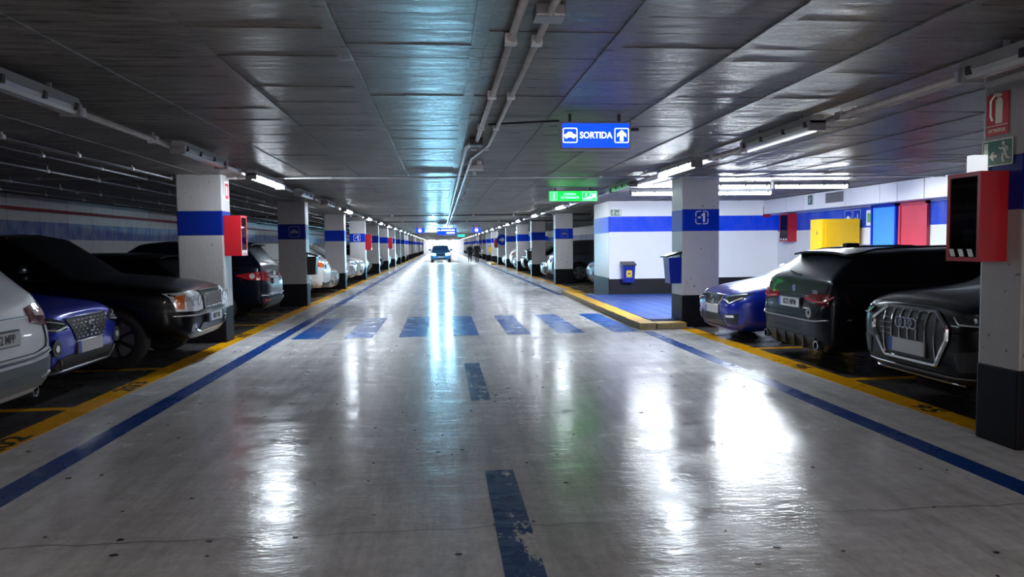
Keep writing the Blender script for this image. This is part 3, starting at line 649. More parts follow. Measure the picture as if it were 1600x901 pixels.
# painted level number and car symbols on pillar bands
def minus_one(y, xc, z, s, par, parx):
    T = frame_T((xc, y, z), (1, 0, 0), (0, 0, 1)); mb = MB()
    def seg(a, b): mb.poly([(a[0]*s, a[1]*s), (b[0]*s, a[1]*s), (b[0]*s, b[1]*s), (a[0]*s, b[1]*s)], T, .002)
    q, qi = rrect(1.0*s, 1.0*s, .18*s), rrect(.88*s, .88*s, .13*s); n = len(q)
    for i in range(n):
        j = (i+1) % n; mx = (q[i][0]+q[j][0])/2/s; my = (q[i][1]+q[j][1])/2/s
        if abs(mx) < .01 or abs(my) < .01:      # straight sides: leave the gap the stencil has
            for t0, t1 in ((0, .40), (.60, 1)):
                L2 = lambda u, v, t: (u[0]+(v[0]-u[0])*t, u[1]+(v[1]-u[1])*t)
                a, b, c_, d = L2(q[i], q[j], t0), L2(q[i], q[j], t1), L2(qi[i], qi[j], t1), L2(qi[i], qi[j], t0); mb.poly([a, b, c_, d], T, .002)
        else: mb.poly([q[i], q[j], qi[j], qi[i]], T, .002)
    seg((-.30, -.06), (-.08, .06)); mb.poly([(x*s, y_*s) for x, y_ in ((.08, -.34), (.24, -.34), (.24, .36), (.12, .36), (-.04, .20), (-.04, .08), (.08, .16))], T, .002)
    o = mb.build('level_number', M['sign_white'], par); return o
minus_one(12.72-.006, 4.60, 1.945, .235, pill_R[0], 0)
minus_one(33.85-.006, -3.80, 1.90, .30, pill_L[3], 0)
def car_symbol(y, xc, z, s, par):
    T = frame_T((xc, y, z), (1, 0, 0), (0, 0, 1)); mb = MB(); mb.ring(rrect(s, s, .15*s), rrect(s*.9, s*.9, .12*s), T, .002); mb.poly(shift(CARICON, 0, 0, s*.8), T, .002); mb.build('car_symbol', mat('faded grey print', (.16, .17, .22), .5), par)
car_symbol(19.2-.006, -3.72, 1.90, .27, pill_L[1]); car_symbol(27.5-.006, 4.62, 1.90, .27, pill_R[1])
T = frame_T((4.60, 56.1-.006, 1.9), (1, 0, 0), (0, 0, 1)); MB().poly([(.42*math.cos(k*PI/12), .42*math.sin(k*PI/12)) for k in range(24)], T, .004).build('arrow_disc', M['pblue'], pill_R[5])
MB().poly([(y_*.4, -x*.4) for x, y_ in ARROW], frame_T((4.60, 56.1-.011, 1.9), (1, 0, 0), (0, 0, 1)), .002).build('arrow_symbol', M['sign_white'], pill_R[5])

# ------------------------------------------------------------------ fire cabinets and bins
def cabinet(xf, side, y0, y1, z0, z1, d, label, stripe=True, group=None):
    """red case on an aisle face; side +1: sticks out towards +X"""
    t = empty('fire_cabinet', (xf, (y0+y1)/2, z0), label, 'fire cabinet', group); h = (y1-y0)/2; H_ = z1-z0
    X = lambda u: side*u
    def bx(mb, a, b): mb.box((min(X(a[0]), X(b[0])), a[1], a[2]), (max(X(a[0]), X(b[0])), b[1], b[2]))
    mb = MB(); bx(mb, (0, -h, 0), (.012, h, H_)); bx(mb, (.012, -h, 0), (d, -h+.012, H_)); bx(mb, (.012, h-.012, 0), (d, h, H_)); bx(mb, (.012, -h+.012, 0), (d, h-.012, .012)); bx(mb, (.012, -h+.012, H_-.012), (d, h-.012, H_)); mb.build('case', M['red'], t)
    fr = MB(); e = .03
    bx(fr, (d, -h, 0), (d+.014, -h+e, H_)); bx(fr, (d, h-e, 0), (d+.014, h, H_)); bx(fr, (d, -h+e, 0), (d+.014, h-e, e)); bx(fr, (d, -h+e, H_-e), (d+.014, h-e, H_)); fo = fr.build('door_frame', M['red'], t)
    gl = MB(); bx(gl, (d+.003, -h+e, e), (d+.007, h-e, H_-e)); gl.build('glass_pane', M['cabglass'], t)
    ex = MB(); ex.lathe([(0, .06), (.07, .06), (.075, .10), (.075, .42), (.05, .48), (.02, .50), (.02, .54), (0, .54)], 14, 0, Matrix.Translation((X(d*.5), 0, 0)) @ Matrix.Rotation(PI/2, 4, 'X')); ex.build('extinguisher', M['red'], t, smooth=True)
    pp = MB(); bx(pp, (d-.004, -h*.5, H_*.22), (d-.001, h*.1, H_*.36)); pp.build('paper_label', M['sign_white'], t)
    if stripe:
        for k in range(3):
            s = MB(); y_ = -h+e+.03+k*(2*h-2*e)/3; ww = (2*h-2*e)/6
            x0 = X(d+.008); x1 = X(d+.011)
            s.add([(x0, y_, .035), (x0, y_+ww, .035), (x0, y_+ww*1.5, .09), (x0, y_+ww*.5, .09), (x1, y_, .035), (x1, y_+ww, .035), (x1, y_+ww*1.5, .09), (x1, y_+ww*.5, .09)], [(0,1,2,3),(7,6,5,4),(0,4,5,1),(1,5,6,2),(2,6,7,3),(3,7,4,0)]); s.build('warning_stripe', M['sign_white'], t)
    return t
cabinet(4.028, -1, 4.915, 5.26, 1.34, 1.985, .20, 'red glass fronted fire cabinet on the nearest right pillar')
cabinet(XL+.004, 1, 12.10, 12.46, 1.38, 2.02, .25, 'red fire cabinet on the aisle side of the left pillar')
cabinet(XWR, -1, 18.75, 19.25, 1.50, 2.24, .22, 'red glass fronted fire cabinet on the lobby wall corner')
cabinet(XL+.004, 1, 33.9, 34.25, 1.35, 2.05, .25, 'small red fire cabinet on the far left pillar with minus one sign', False)
cabinet(XL+.004, 1, 48.3, 48.6, 1.35, 2.05, .25, 'small red fire cabinet on a left pillar farther than the minus one sign', False)
cabinet(XR-.002, -1, 56.15, 56.5, 1.3, 2.0, .25, 'small red fire cabinet far on the right near the walkers', False)
def bin_(x, y, z, ang, m, label, icon=None):
    t = empty('waste_bin', (x, y, z), label, 'bin', rz=ang)    # back at y=0, front towards -y
    b = MB(); a, c_, dd, h = .15, .17, .24, .46
    b.add([(-a,-dd*.85,0),(a,-dd*.85,0),(a,-.01,0),(-a,-.01,0),(-c_,-dd,h),(c_,-dd,h),(c_,-.01,h),(-c_,-.01,h)], [(3,2,1,0),(4,5,6,7),(0,1,5,4),(1,2,6,5),(2,3,7,6),(3,0,4,7)]); b.build('body', m, t)
    l = MB(); l.add([(-.19,-dd-.05,h+.0),(.19,-dd-.05,h+.0),(.19,0,h+.07),(-.19,0,h+.07),(-.19,-dd-.05,h+.03),(.19,-dd-.05,h+.03),(.19,0,h+.11),(-.19,0,h+.11)], [(3,2,1,0),(4,5,6,7),(0,1,5,4),(1,2,6,5),(2,3,7,6),(3,0,4,7)]); l.build('lid', M['dark'], t)
    MB().box((-.10, -.015, h-.02), (.10, -.002, h+.10)).build('bracket', M['dark'], t)
    lk = MB(); lk.lathe([(0, -.012), (.016, -.012), (.016, .002), (0, .002)], 10, 0, Matrix.Translation((0, -dd*.86, .05))); lk.build('lock', M['chrome'], t)
    if icon:
        Tm = frame_T((0, -dd*.935-.006, h*.55), (1, 0, 0), (0, -.07, 1)); q = MB()
        q.ring(rrect(.16, .16, .04), rrect(.09, .06, .02), Tm, .003); q.poly([(-.09, -.11), (.09, -.11), (.09, -.09), (-.09, -.09)], Tm, .003); q.poly([(-.06, .0), (.06, .0), (.06, .025), (-.06, .025)], Tm, .003); q.build('printed_symbol', M['yprint'], t)
    return t
bin_(5.07, WY, .44, 0, M['binblue'], 'blue waste bin with yellow symbol on the white lobby wall', True)
bin_(XR-.02, 12.92, .78, -PI/2, M['binblue'], 'blue waste bin on the side of the minus one pillar')
bin_(XL, 19.42, .80, PI/2, M['dark'], 'black waste bin on the left pillar with car symbol')
bin_(XR, 35.1, .75, -PI/2, M['dark'], 'black waste bin on the second pillar beyond the lobby wall')
bin_(XR, 63.5, .9, -PI/2, M['ycab'], 'small yellow waste box on a far right pillar')
# ------------------------------------------------------------------ cars
def lerp(a, b, t): return a + (b-a)*t
def curve(stops, x):
    for (x0, v0), (x1, v1) in zip(stops, stops[1:]):
        if x <= x1: return lerp(v0, v1, max(0, min(1, (x-x0)/max(1e-6, x1-x0))))
    return stops[-1][1]
def body_mesh(p):
    """loft of half sections nose (x=0) to tail (x=-L), subdivided, with wheel arches cut"""
    L, W, H, zb = p['L'], p['W'], p['H'], p['zb']; tum = p.get('tum', .76)
    xe, xf_, xB, xC, xk, xl = p['xcowl'], p['xroof0'], p['xB'], p['xC'], p['xroof1'], p['xrwb']
    h0, h1, rwz, tz = p['hood0'], p['cowl'], p['rwz'], p['tail']
    nz = p.get('nose', .0); bx_ = p.get('box', .72)
    def low(x, w, zs, k0=0, k1=0):
        zm = p.get('zmid', .58)
        return [(x+k1, 0, zb), (x+k1, w*.80, zb), (x+k0, w*.965, zb+.10), (x, w, min(zm, zs-.10)), (x, w*.985, zs)]
    st = []
    def hoodst(x, w, top, ko=(0, 0), inset=0, flat=.05):
        zs = top-.13
        st.append(low(x, w, zs, *ko) + [(x-inset*.6, w*.93, top-.045), (x-inset, w*.80, top), (x-inset, w*.45, top+flat*.6), (x-inset, 0, top+flat)])
    hoodst(0, W*bx_, h0-.06, (-.03, -.10), .05, .02)
    hoodst(-.10, W*.905, h0, (-.01, -.04), .03, .03)
    hoodst(-.42, W*.985, lerp(h0, h1, .38))
    hoodst(-p['axf'], W, lerp(h0, h1, .70), flat=.06)
    zs1 = p['belt0']; 
    st.append(low(-xe, W, zs1-.12) + [(-xe, W*.935, zs1), (-xe+.02, W*.84, h1+.01), (-xe+.10, W*.45, h1+.04), (-xe+.12, 0, h1+.05)])
    nw = 5
    def cab(x, zr, b, t=tum, w=W):
        st.append(low(x, w, b-.12) + [(x, w*.94, b), (x, w*t, zr-.05), (x, w*t*.66, zr-.008), (x, 0, zr)])
    bl_ = lambda x: lerp(p['belt0'], p['belt1'], (x-xe)/(xl-xe))
    cab(-xf_, H-.035, bl_(xf_), tum)
    cab(-xB, H, bl_(xB)); cab(-xB-.09, H, bl_(xB))
    cab(-xC, H-.01, bl_(xC)); cab(-xC-.10, H-.012, bl_(xC))
    cab(-xk, H-p.get('rdrop', .05), bl_(xk), tum*.97, W*.985)
    zs2 = p['belt1']
    st.append(low(-xl, W*.955, zs2-.14) + [(-xl, W*.90, zs2), (-xl, W*.80, rwz+.01), (-xl, W*.45, rwz+.02), (-xl, 0, rwz+.025)])
    xt = L-.07; tk = p.get('tuck', .03)
    if xl < L-.25: 
        st.append(low(-(xl*.4+xt*.6), W*.95, tz-.12) + [(-(xl*.4+xt*.6), W*.88, tz-.03), (-(xl*.4+xt*.6), W*.78, tz), (-(xl*.4+xt*.6), W*.45, tz+.01), (-(xl*.4+xt*.6), 0, tz+.015)])
    st.append(low(-xt, W*.91, tz-.20, .0, .06) + [(-xt+tk, W*.86, tz-.08), (-xt+tk, W*.76, tz-.03), (-xt+tk, W*.45, tz-.02), (-xt+tk, 0, tz-.015)])
    st.append(low(-L, W*.76, tz-.32, .03, .12) + [(-L+tk, W*.74, tz-.20), (-L+tk*1.6, W*.68, tz-.13), (-L+tk*1.6, W*.4, tz-.12), (-L+tk*1.6, 0, tz-.12)])
    ns = len(st); bm = bmesh.new(); V = {}
    for i, s in enumerate(st):
        for k, (x, y, z) in enumerate(s):
            V[i, k, 1] = bm.verts.new((x, y, z)); V[i, k, -1] = V[i, k, 1] if k in (0, 8) else bm.verts.new((x, -y, z))
    for i in range(ns-1):
        for k in range(8):
            for s in (1, -1):
                q = [V[i, k, s], V[i+1, k, s], V[i+1, k+1, s], V[i, k+1, s]]
                f = bm.faces.new(q if s > 0 else q[::-1]); mi = 0
                if k >= 6 and i == 4: mi = 1
                elif k >= 6 and i == 10: mi = 3
                elif k == 5 and 4 <= i <= 10 and i not in (6, 8): mi = 2
                elif k == 5 and i in (6, 8): mi = 4
                elif k <= 1: mi = 5
                elif k == 2 and p.get('cladding') : mi = 0
                if i == 10 and k == 5 and not p.get('dglass', True): mi = 0
                f.material_index = mi
    for i in (0, ns-1):
        for k in range(8):
            a, b, c, d = V[i, k, 1], V[i, k+1, 1], V[i, k+1, -1], V[i, k, -1]
            q = [v for n_, v in enumerate((a, b, c, d)) if v not in (a, b, c, d)[:n_]]
            f = bm.faces.new(q if i == 0 else q[::-1]); f.material_index = 5 if k == 0 else 0
    cr = bm.edges.layers.float.new('crease_edge')
    def cre(a, b, v):
        e = bm.edges.get((a, b)); 
        if e: e[cr] = v
    for s in (1, -1):
        for i in range(ns-1):
            cre(V[i, 5, s], V[i+1, 5, s], .75 if 4 <= i <= 10 else .35); cre(V[i, 6, s], V[i+1, 6, s], .55 if 4 <= i <= 10 else .25)
            cre(V[i, 4, s], V[i+1, 4, s], .35); cre(V[i, 2, s], V[i+1, 2, s], .4); cre(V[i, 1, s], V[i+1, 1, s], .6)
        for k in range(8):
            cre(V[0, k, s], V[0, k+1, s], .45); cre(V[ns-1, k, s], V[ns-1, k+1, s], .45)
            if k >= 5: cre(V[4, k, s], V[4, k+1, s], .8); cre(V[5, k, s], V[5, k+1, s], .6); cre(V[10, k, s], V[10, k+1, s], .6); cre(V[11, k, s], V[11, k+1, s], .7)
    bmesh.ops.recalc_face_normals(bm, faces=bm.faces[:])
    me = bpy.data.meshes.new('body'); bm.to_mesh(me); bm.free()
    for _ in range(6): me.materials.append(None)
    o = bpy.data.objects.new('tmp', me); COL.objects.link(o)
    md = o.modifiers.new('s', 'SUBSURF'); md.levels = 2; md.render_levels = 2
    dg = bpy.context.evaluated_depsgraph_get(); m1 = bpy.data.meshes.new_from_object(o.evaluated_get(dg))
    bvh = BVHTree.FromPolygons([v.co.copy() for v in m1.vertices], [tuple(q.vertices) for q in m1.polygons])
    o.modifiers.clear(); o.data = m1
    cut = MB(); ra = p['R']+.055
    for ax in (p['axf'], p['axr']):
        for s in (1, -1):
            n_ = 36; y0, y1 = (W*.60, W*1.3) if s > 0 else (-W*1.3, -W*.60)
            pts = [(-ax + ra*math.cos(2*PI*k/n_), p['R'] + ra*math.sin(2*PI*k/n_)) for k in range(n_)]
            vs = [(x, y0, z) for x, z in pts] + [(x, y1, z) for x, z in pts]
            cut.add(vs, [tuple(range(n_)), tuple(reversed(range(n_, 2*n_)))] + [(k, n_+k, n_+(k+1)%n_, (k+1)%n_) for k in range(n_)], 4)
    cm = cut.mesh('cut', [M['dark']]*6); co = bpy.data.objects.new('cut', cm); COL.objects.link(co)
    bb = bmesh.new(); bb.from_mesh(cm); bmesh.ops.recalc_face_normals(bb, faces=bb.faces[:]); bb.to_mesh(cm); bb.free()
    m1.materials.clear()
    for _ in range(6): m1.materials.append(M['dark'])
    bo = o.modifiers.new('b', 'BOOLEAN'); bo.object = co; bo.operation = 'DIFFERENCE'; bo.solver = 'EXACT'
    bpy.context.view_layer.update()
    m2 = bpy.data.meshes.new_from_object(o.evaluated_get(bpy.context.evaluated_depsgraph_get()))
    bpy.data.objects.remove(o); bpy.data.objects.remove(co)
    return m2, bvh
def build_car(name, label, p, pm_, glassm, group=None):
    L, W = p['L'], p['W']
    root = empty(name, (0, 0, 0), label, 'car', group)
    m2, bvh = body_mesh(p)
    bm = bmesh.new(); bm.from_mesh(m2)
    # panes leave the shell and become parts of their own
    panes = {1: 'windscreen', 2: 'side_window', 3: 'rear_window'}
    for mi, nm in panes.items():
        todo = set(f for f in bm.faces if f.material_index == mi)
        while todo:
            isl = [todo.pop()]; i = 0
            while i < len(isl):
                for e in isl[i].edges:
                    for g in e.link_faces:
                        if g in todo: todo.remove(g); isl.append(g)
                i += 1
            idx = {}; vs = []; fs = []
            for f in isl:
                for v in f.verts:
                    if v not in idx: idx[v] = len(vs); vs.append(v.co - v.normal*.006)
                fs.append(tuple(idx[v] for v in f.verts))
            MB().add(vs, fs).build(nm, glassm, root, smooth=True)
    bmesh.ops.delete(bm, geom=[f for f in bm.faces if f.material_index in panes], context='FACES')
    for f in bm.faces:
        f.material_index = {0: 0, 4: 1, 5: 2}.get(f.material_index, 0); f.smooth = True
    me = bpy.data.meshes.new('body'); bm.to_mesh(me); bm.free()
    for q in (pm_, M['dark'], p.get('sill', M['clad'])): me.materials.append(q)
    try: me.set_sharp_from_angle(angle=math.radians(38))
    except Exception: pass
    body = link('body', me, root)
    # wheels
    for ax in (p['axf'], p['axr']):
        for s in (1, -1):
            R = p['R']; wm = ('wheel', R, p.get('rim', 'rim'), p.get('spokes', 5))
            if wm not in build_car.cache:
                rm = MB(); rr = R*.70
                rm.lathe([(rr*.98, -.09), (rr, .085), (rr*.93, .10), (rr*.90, .06), (rr*.86, .03)], 28)
                rm.lathe([(0, .085), (rr*.17, .085), (rr*.20, .06), (rr*.2, .02)], 14)
                ns_ = p.get('spokes', 5)
                for k in range(ns_):
                    for da in ((-.11, .11) if ns_ < 7 else (0,)):
                        a = 2*PI*k/ns_ + da; c_, s__ = math.cos(a), math.sin(a); t = .028 if ns_ < 7 else .022
                        q = [Vector((rr*.15, .08, -t*.8)), Vector((rr*.93, .075, -t)), Vector((rr*.93, .075, t)), Vector((rr*.15, .08, t*.8))]
                        vs = [Vector((v.x*c_-v.z*s__, v.y, v.x*s__+v.z*c_)) for v in q]; vs += [v - Vector((0, .04, 0)) for v in vs]
                        rm.add(vs, [(0,1,2,3),(7,6,5,4),(0,4,5,1),(1,5,6,2),(2,6,7,3),(3,7,4,0)])
                ty = MB().lathe([(R*.66, -.10), (R*.72, -.112), (R*.92, -.115), (R*.985, -.095), (R, -.07), (R, .07), (R*.985, .095), (R*.92, .115), (R*.72, .112), (R*.66, .10)], 32)
                dk = MB().lathe([(0, .0), (rr*.86, .0), (rr*.95, .02)], 20)
                build_car.cache[wm] = (rm.mesh('wheel', M[p.get('rim', 'rim')]), ty.mesh('tyre', M['tyre'], True), dk.mesh('brake_disc', M['grey']))
            a, b, c = build_car.cache[wm]
            wo = link('wheel', a, root, (-ax, s*(W-.12), R))
            if s < 0: wo.rotation_euler.z = PI
            link('tyre', b, wo); link('brake_disc', c, wo)
    # cabin
    zb = p['zb']
    for s in (1, -1):
        q = MB(); x0 = -(p['xB']+.15); q.bbox((x0-.1, s*.37-.24, zb+.1), (x0+.48, s*.37+.24, zb+.42), .06); q.bbox((x0-.20, s*.37-.23, zb+.35), (x0-.02, s*.37+.23, zb+.95), .06); q.bbox((x0-.20, s*.37-.13, zb+.97), (x0-.08, s*.37+.13, zb+1.12), .04); q.build('seat', M['seat'], root)
    q = MB(); x0 = -(p['xC']+.1); q.bbox((x0, -.62, zb+.1), (x0+.48, .62, zb+.42), .06); q.bbox((x0-.16, -.62, zb+.35), (x0+.02, .62, zb+.88), .06)
    q.build('rear_seat', M['seat'], root)
    q = MB(); q.bbox((-p['xcowl']-.30, -W*.78, p['cowl']-.22), (-p['xcowl']+.02, W*.78, p['cowl']-.04), .05); q.build('dashboard', M['dark'], root)
    # mirrors and door handles and shut lines
    side = lambda x, z: bvh.ray_cast(Vector((x, 3, z)), Vector((0, -1, 0)))[0]
    mx, mz = -(p['xcowl']+.42), p['belt0']+.06
    for s in (1, -1):
        q = MB(); h = side(mx, p['belt0']-.02); y0 = h.y if h else W*.93
        bm2 = bmesh.new(); bmesh.ops.create_uvsphere(bm2, u_segments=14, v_segments=9, radius=1)
        for v in bm2.verts:
            x, y, z = v.co; v.co = Vector((mx+.07*x if x > 0 else mx+.03*x, s*(y0+.13+.125*y), mz+.05+.085*z*(1 if z > 0 else .85)))
        bm2.verts.index_update(); q.add([v.co for v in bm2.verts], [[v.index for v in f.verts] for f in bm2.faces], 0); bm2.free()
        q.box((mx-.03, min(s*(y0-.04), s*(y0+.08)), mz-.06), (mx+.02, max(s*(y0-.04), s*(y0+.08)), mz-.005), 1)
        q.build('wing_mirror', [pm_, M['dark']], root, smooth=True)
        for xh in (p['xB']-.10, p['xC']-.10):
            z_ = lerp(p['belt0'], p['belt1'], .5)-.16; h = side(-xh, z_)
            if h: MB().bbox((-xh-.09, min(s*(h.y-.01), s*(h.y+.03)), z_-.016), (-xh+.09, max(s*(h.y-.01), s*(h.y+.03)), z_+.016), .007).build('door_handle', p.get('handle', pm_), root)
        seam = MB()
        for xs in (p['xcowl']+.12, p['xB']+.045, p['xC']+.02):
            prev = None
            for k in range(9):
                z_ = lerp(zb+.16, p['belt0']-.02, k/8); xx = -xs
                if xs > p['xC']-.1: xx = max(xx, -p['axr']+p['R']+.12) if z_ < p['R']*1.9 else xx
                h = side(xx, z_)
                if not h: continue
                if prev: seam.tube([Vector((prev[0], s*prev[1], prev[2])), Vector((xx, s*(h.y), z_))], .005, 4, 0, False)
                prev = (xx, h.y, z_)
        seam.build('door_seam', M['dark'], root)
    # belt trim
    for s in (1, -1):
        pts = []
        for k in range(12):
            x = -lerp(p['xcowl']+.15, p['xrwb']-.15, k/11); z_ = lerp(p['belt0'], p['belt1'], (-x-p['xcowl'])/(p['xrwb']-p['xcowl']))
            h = side(x, z_-.01)
            if h: pts.append(Vector((x, s*(h.y+.002), z_-.005)))
        if len(pts) > 2: MB().tube(pts, .008, 5).build('belt_trim', p.get('trim', M['dark']), root)
        if p.get('rails'):
            pts = []
            for k in range(9):
                x = -lerp(p['xroof0']+.12, p['xroof1']-.05, k/8); h = bvh.ray_cast(Vector((x, s*W*p.get('tum', .76)*.88, 3)), Vector((0, 0, -1)))[0]
                if h: pts.append(h + Vector((0, 0, .035 if 0 < k < 8 else .0)))
            MB().tube(pts, .014, 6).build('roof_rail', p['rails'], root)
    return root, bvh
build_car.cache = {}
def resample(pts, n):
    d = [0]
    for a, b in zip(pts, pts[1:]): d.append(d[-1]+math.dist(a, b))
    out = []
    for k in range(n):
        t = d[-1]*k/(n-1); i = 0
        while i < len(pts)-2 and d[i+1] < t: i += 1
        u = (t-d[i])/max(1e-9, d[i+1]-d[i]); out.append((lerp(pts[i][0], pts[i+1][0], u), lerp(pts[i][1], pts[i+1][1], u)))
    return out
def patch(root, bvh, view, top, bot, m, name, n=9, rows=4, out=.008, sym=False, deep=.03):
    """a lamp, grille or trim that follows the body: rays from the front, rear or side"""
    objs = []
    for s in ((1, -1) if sym else (1,)):
        T_, B_ = resample(top, n), resample(bot, n); P_ = []
        for r in range(rows+1):
            for k in range(n):
                a = lerp(T_[k][0], B_[k][0], r/rows)*s; b = lerp(T_[k][1], B_[k][1], r/rows)
                if view == 'front': o_, d_ = Vector((2, a, b)), Vector((-1, 0, 0))
                elif view == 'rear': o_, d_ = Vector((-9, a, b)), Vector((1, 0, 0))
                else: a *= s; o_, d_ = Vector((a, 3*s, b)), Vector((0, -s, 0))
                h = bvh.ray_cast(o_, d_)[0]
                if h is None:
                    h = bvh.find_nearest(o_ + d_*(2.1 if view != 'rear' else 4.7))[0]
                P_.append((h, d_))
        vs = [h - d_*out for h, d_ in P_] + [h + d_*deep for h, d_ in P_]; N_ = len(P_); fs = []
        idx = lambda r, k: r*n+k
        for r in range(rows):
            for k in range(n-1): fs.append((idx(r, k), idx(r, k+1), idx(r+1, k+1), idx(r+1, k)))
        per = [idx(0, k) for k in range(n)] + [idx(r, n-1) for r in range(1, rows+1)] + [idx(rows, k) for k in range(n-2, -1, -1)] + [idx(r, 0) for r in range(rows-1, 0, -1)]
        for a, b in zip(per, per[1:]+per[:1]): fs.append((a, a+N_, b+N_, b))
        mb = MB().add(vs, fs); me = mb.mesh(name, m); bb = bmesh.new(); bb.from_mesh(me); bmesh.ops.recalc_face_normals(bb, faces=bb.faces[:]); bb.to_mesh(me); bb.free()
        objs.append(link(name, me, root))
    return objs if sym else objs[0]
def strip(root, bvh, view, pts, r, m, name, sym=False, out=.006, n=14, parent=None):
    """thin bead laid along the body"""
    for s in ((1, -1) if sym else (1,)):
        q = []
        for a, b in resample(pts, n):
            if view == 'front': o_, d_ = Vector((2, a*s, b)), Vector((-1, 0, 0))
            elif view == 'rear': o_, d_ = Vector((-9, a*s, b)), Vector((1, 0, 0))
            else: o_, d_ = Vector((a, 3*s, b)), Vector((0, -s, 0))
            h = bvh.ray_cast(o_, d_)[0]
            if h is not None: q.append(h - d_*out)
        if len(q) > 1: MB().tube(q, r, 6).build(name, m, parent or root)
def surf(bvh, view, a, b):
    h = bvh.ray_cast(Vector((2, a, b)) if view == 'front' else Vector((-9, a, b)), Vector((-1, 0, 0)) if view == 'front' else Vector((1, 0, 0)))[0]
    return h.x if h else None
def number_plate(root, bvh, view, z, text=None, w_=.52, h_=.11, strip_=True, y=0, out=.02):
    s = 1 if view == 'front' else -1
    xs = [surf(bvh, view, y+a, z+b) for a in (-w_/2, 0, w_/2) for b in (-h_/2, h_/2)]; xs = [x for x in xs if x is not None]
    x = max(xs)+out if s > 0 else min(xs)-out
    T = frame_T((x, y, z), (0, s, 0), (0, 0, 1)); I = Matrix()
    pl = MB().poly(rrect(w_, h_, .01), T @ Matrix.Translation((0, 0, -.012)), .012).build('number_plate', M['plate'], root)
    xa, xb = sorted((x-s*.012, x-s*.05)); MB().bbox((xa, y-w_/2-.012, z-h_/2-.012), (xb, y+w_/2+.012, z+h_/2+.012), .005).build('plate_holder', M['dark'], root)
    if strip_: MB().poly([(-w_/2, -h_/2), (-w_/2+.045, -h_/2), (-w_/2+.045, h_/2), (-w_/2, h_/2)], T, .001).build('plate_strip', M['eu'], pl)
    if text: lettering(text, .098, T @ Matrix.Translation((.022, 0, .001)), M['ink'], pl, sx=.80)
    return pl
def front_T(bvh, y, z, out=.012, s=1):
    x = surf(bvh, 'front' if s > 0 else 'rear', y, z); return frame_T((x+s*out, y, z), (0, s, 0), (0, 0, 1))
def s_logo(T, sc, root):
    mb = MB()
    for q in ([(-.34, .36), (.38, .36), (.34, .52), (-.34, .52)], [(-.42, .06), (-.22, .10), (-.22, .42), (-.42, .42)], [(-.40, .10), (-.28, .0), (.40, -.10), (.28, .02)], [(-.34, .02), (.36, -.08), (.36, .06), (-.34, .14)], [(.22, -.42), (.42, -.42), (.42, .0), (.22, .0)], [(-.38, -.52), (.34, -.52), (.34, -.36), (-.34, -.36)]):
        mb.poly([(x*sc, y*sc) for x, y in q], T, .012)
    mb.build('emblem', M['chrome'], root)
def generic_front(root, bvh, p, headz=None, gr=None):
    h = p['hood0']; W = p['W']
    patch(root, bvh, 'front', [(.34*W/.9, h-.10), (.60*W/.9, h-.06), (.80*W/.9, h-.02)], [(.38*W/.9, h-.22), (.62*W/.9, h-.22), (.80*W/.9, h-.15)], M['lens'], 'headlamp', sym=True)
    patch(root, bvh, 'front', [(-.32, h-.10), (.32, h-.10)], [(-.28, h-.26), (.28, h-.26)], M['dark'], 'grille')
    strip(root, bvh, 'front', [(-.30, h-.16), (.30, h-.16)], .010, M['chrome'], 'grille_bar')
    patch(root, bvh, 'front', [(-.50, p['zb']+.22), (.50, p['zb']+.22)], [(-.56, p['zb']+.07), (.56, p['zb']+.07)], M['dark'], 'lower_intake')
    patch(root, bvh, 'front', [(.58, p['zb']+.24), (.72, p['zb']+.24)], [(.60, p['zb']+.12), (.70, p['zb']+.12)], M['lensdark'], 'fog_lamp', sym=True)
    number_plate(root, bvh, 'front', p['zb']+.30)
    MB().poly([(.055*math.cos(k*PI/8), .055*math.sin(k*PI/8)) for k in range(16)], front_T(bvh, 0, h-.17, .014), .008).build('emblem', M['chrome'], root)
def generic_rear(root, bvh, p, tail=None, tl=M['taill'], platez=None):
    t = p['tail']; W = p['W']
    patch(root, bvh, 'rear', [(.50*W/.9, t-.10), (.83*W/.9, t-.02)], [(.52*W/.9, t-.26), (.83*W/.9, t-.24)], tl, 'tail_lamp', sym=True)
    patch(root, bvh, 'rear', [(-.62, p['zb']+.20), (.62, p['zb']+.20)], [(-.60, p['zb']+.02), (.60, p['zb']+.02)], M['clad'], 'bumper_insert')
    patch(root, bvh, 'rear', [(.55, p['zb']+.28), (.74, p['zb']+.28)], [(.55, p['zb']+.24), (.74, p['zb']+.24)], M['taill'], 'reflector', sym=True)
    number_plate(root, bvh, 'rear', platez or t-.28)
    strip(root, bvh, 'rear', [(-.5, t-.19), (.5, t-.19)], .008, M['chrome'], 'trim_strip')
    MB().poly([(.045*math.cos(k*PI/8), .045*math.sin(k*PI/8)) for k in range(16)], front_T(bvh, 0, t-.12, .012, -1), .008).build('emblem', M['chrome'], root)
    spoiler(root, bvh, p); wiper(root, bvh, p)
def spoiler(root, bvh, p, m=None, dx=.12):
    W = p['W']*p.get('tum', .76); x = -p['xroof1']; z = p['H']-p.get('rdrop', .05)
    vs = []; n_ = 9
    for k in range(n_):
        y = lerp(-W*.92, W*.92, k/(n_-1)); dz = -.045*(abs(y)/W)**3
        vs += [(x+.12, y, z+.015+dz), (x-dx, y*.97, z-.010+dz), (x-dx, y*.97, z-.035+dz), (x+.06, y, z-.03+dz)]
    fs = [(4*k+a, 4*k+(a+1)%4, 4*k+4+(a+1)%4, 4*k+4+a) for k in range(n_-1) for a in range(4)] + [(3, 2, 1, 0), tuple(4*(n_-1)+a for a in range(4))]
    MB().add(vs, fs).build('spoiler', m or root.children[[c.name.split('.')[0] for c in root.children].index('body')].data.materials[0], root)
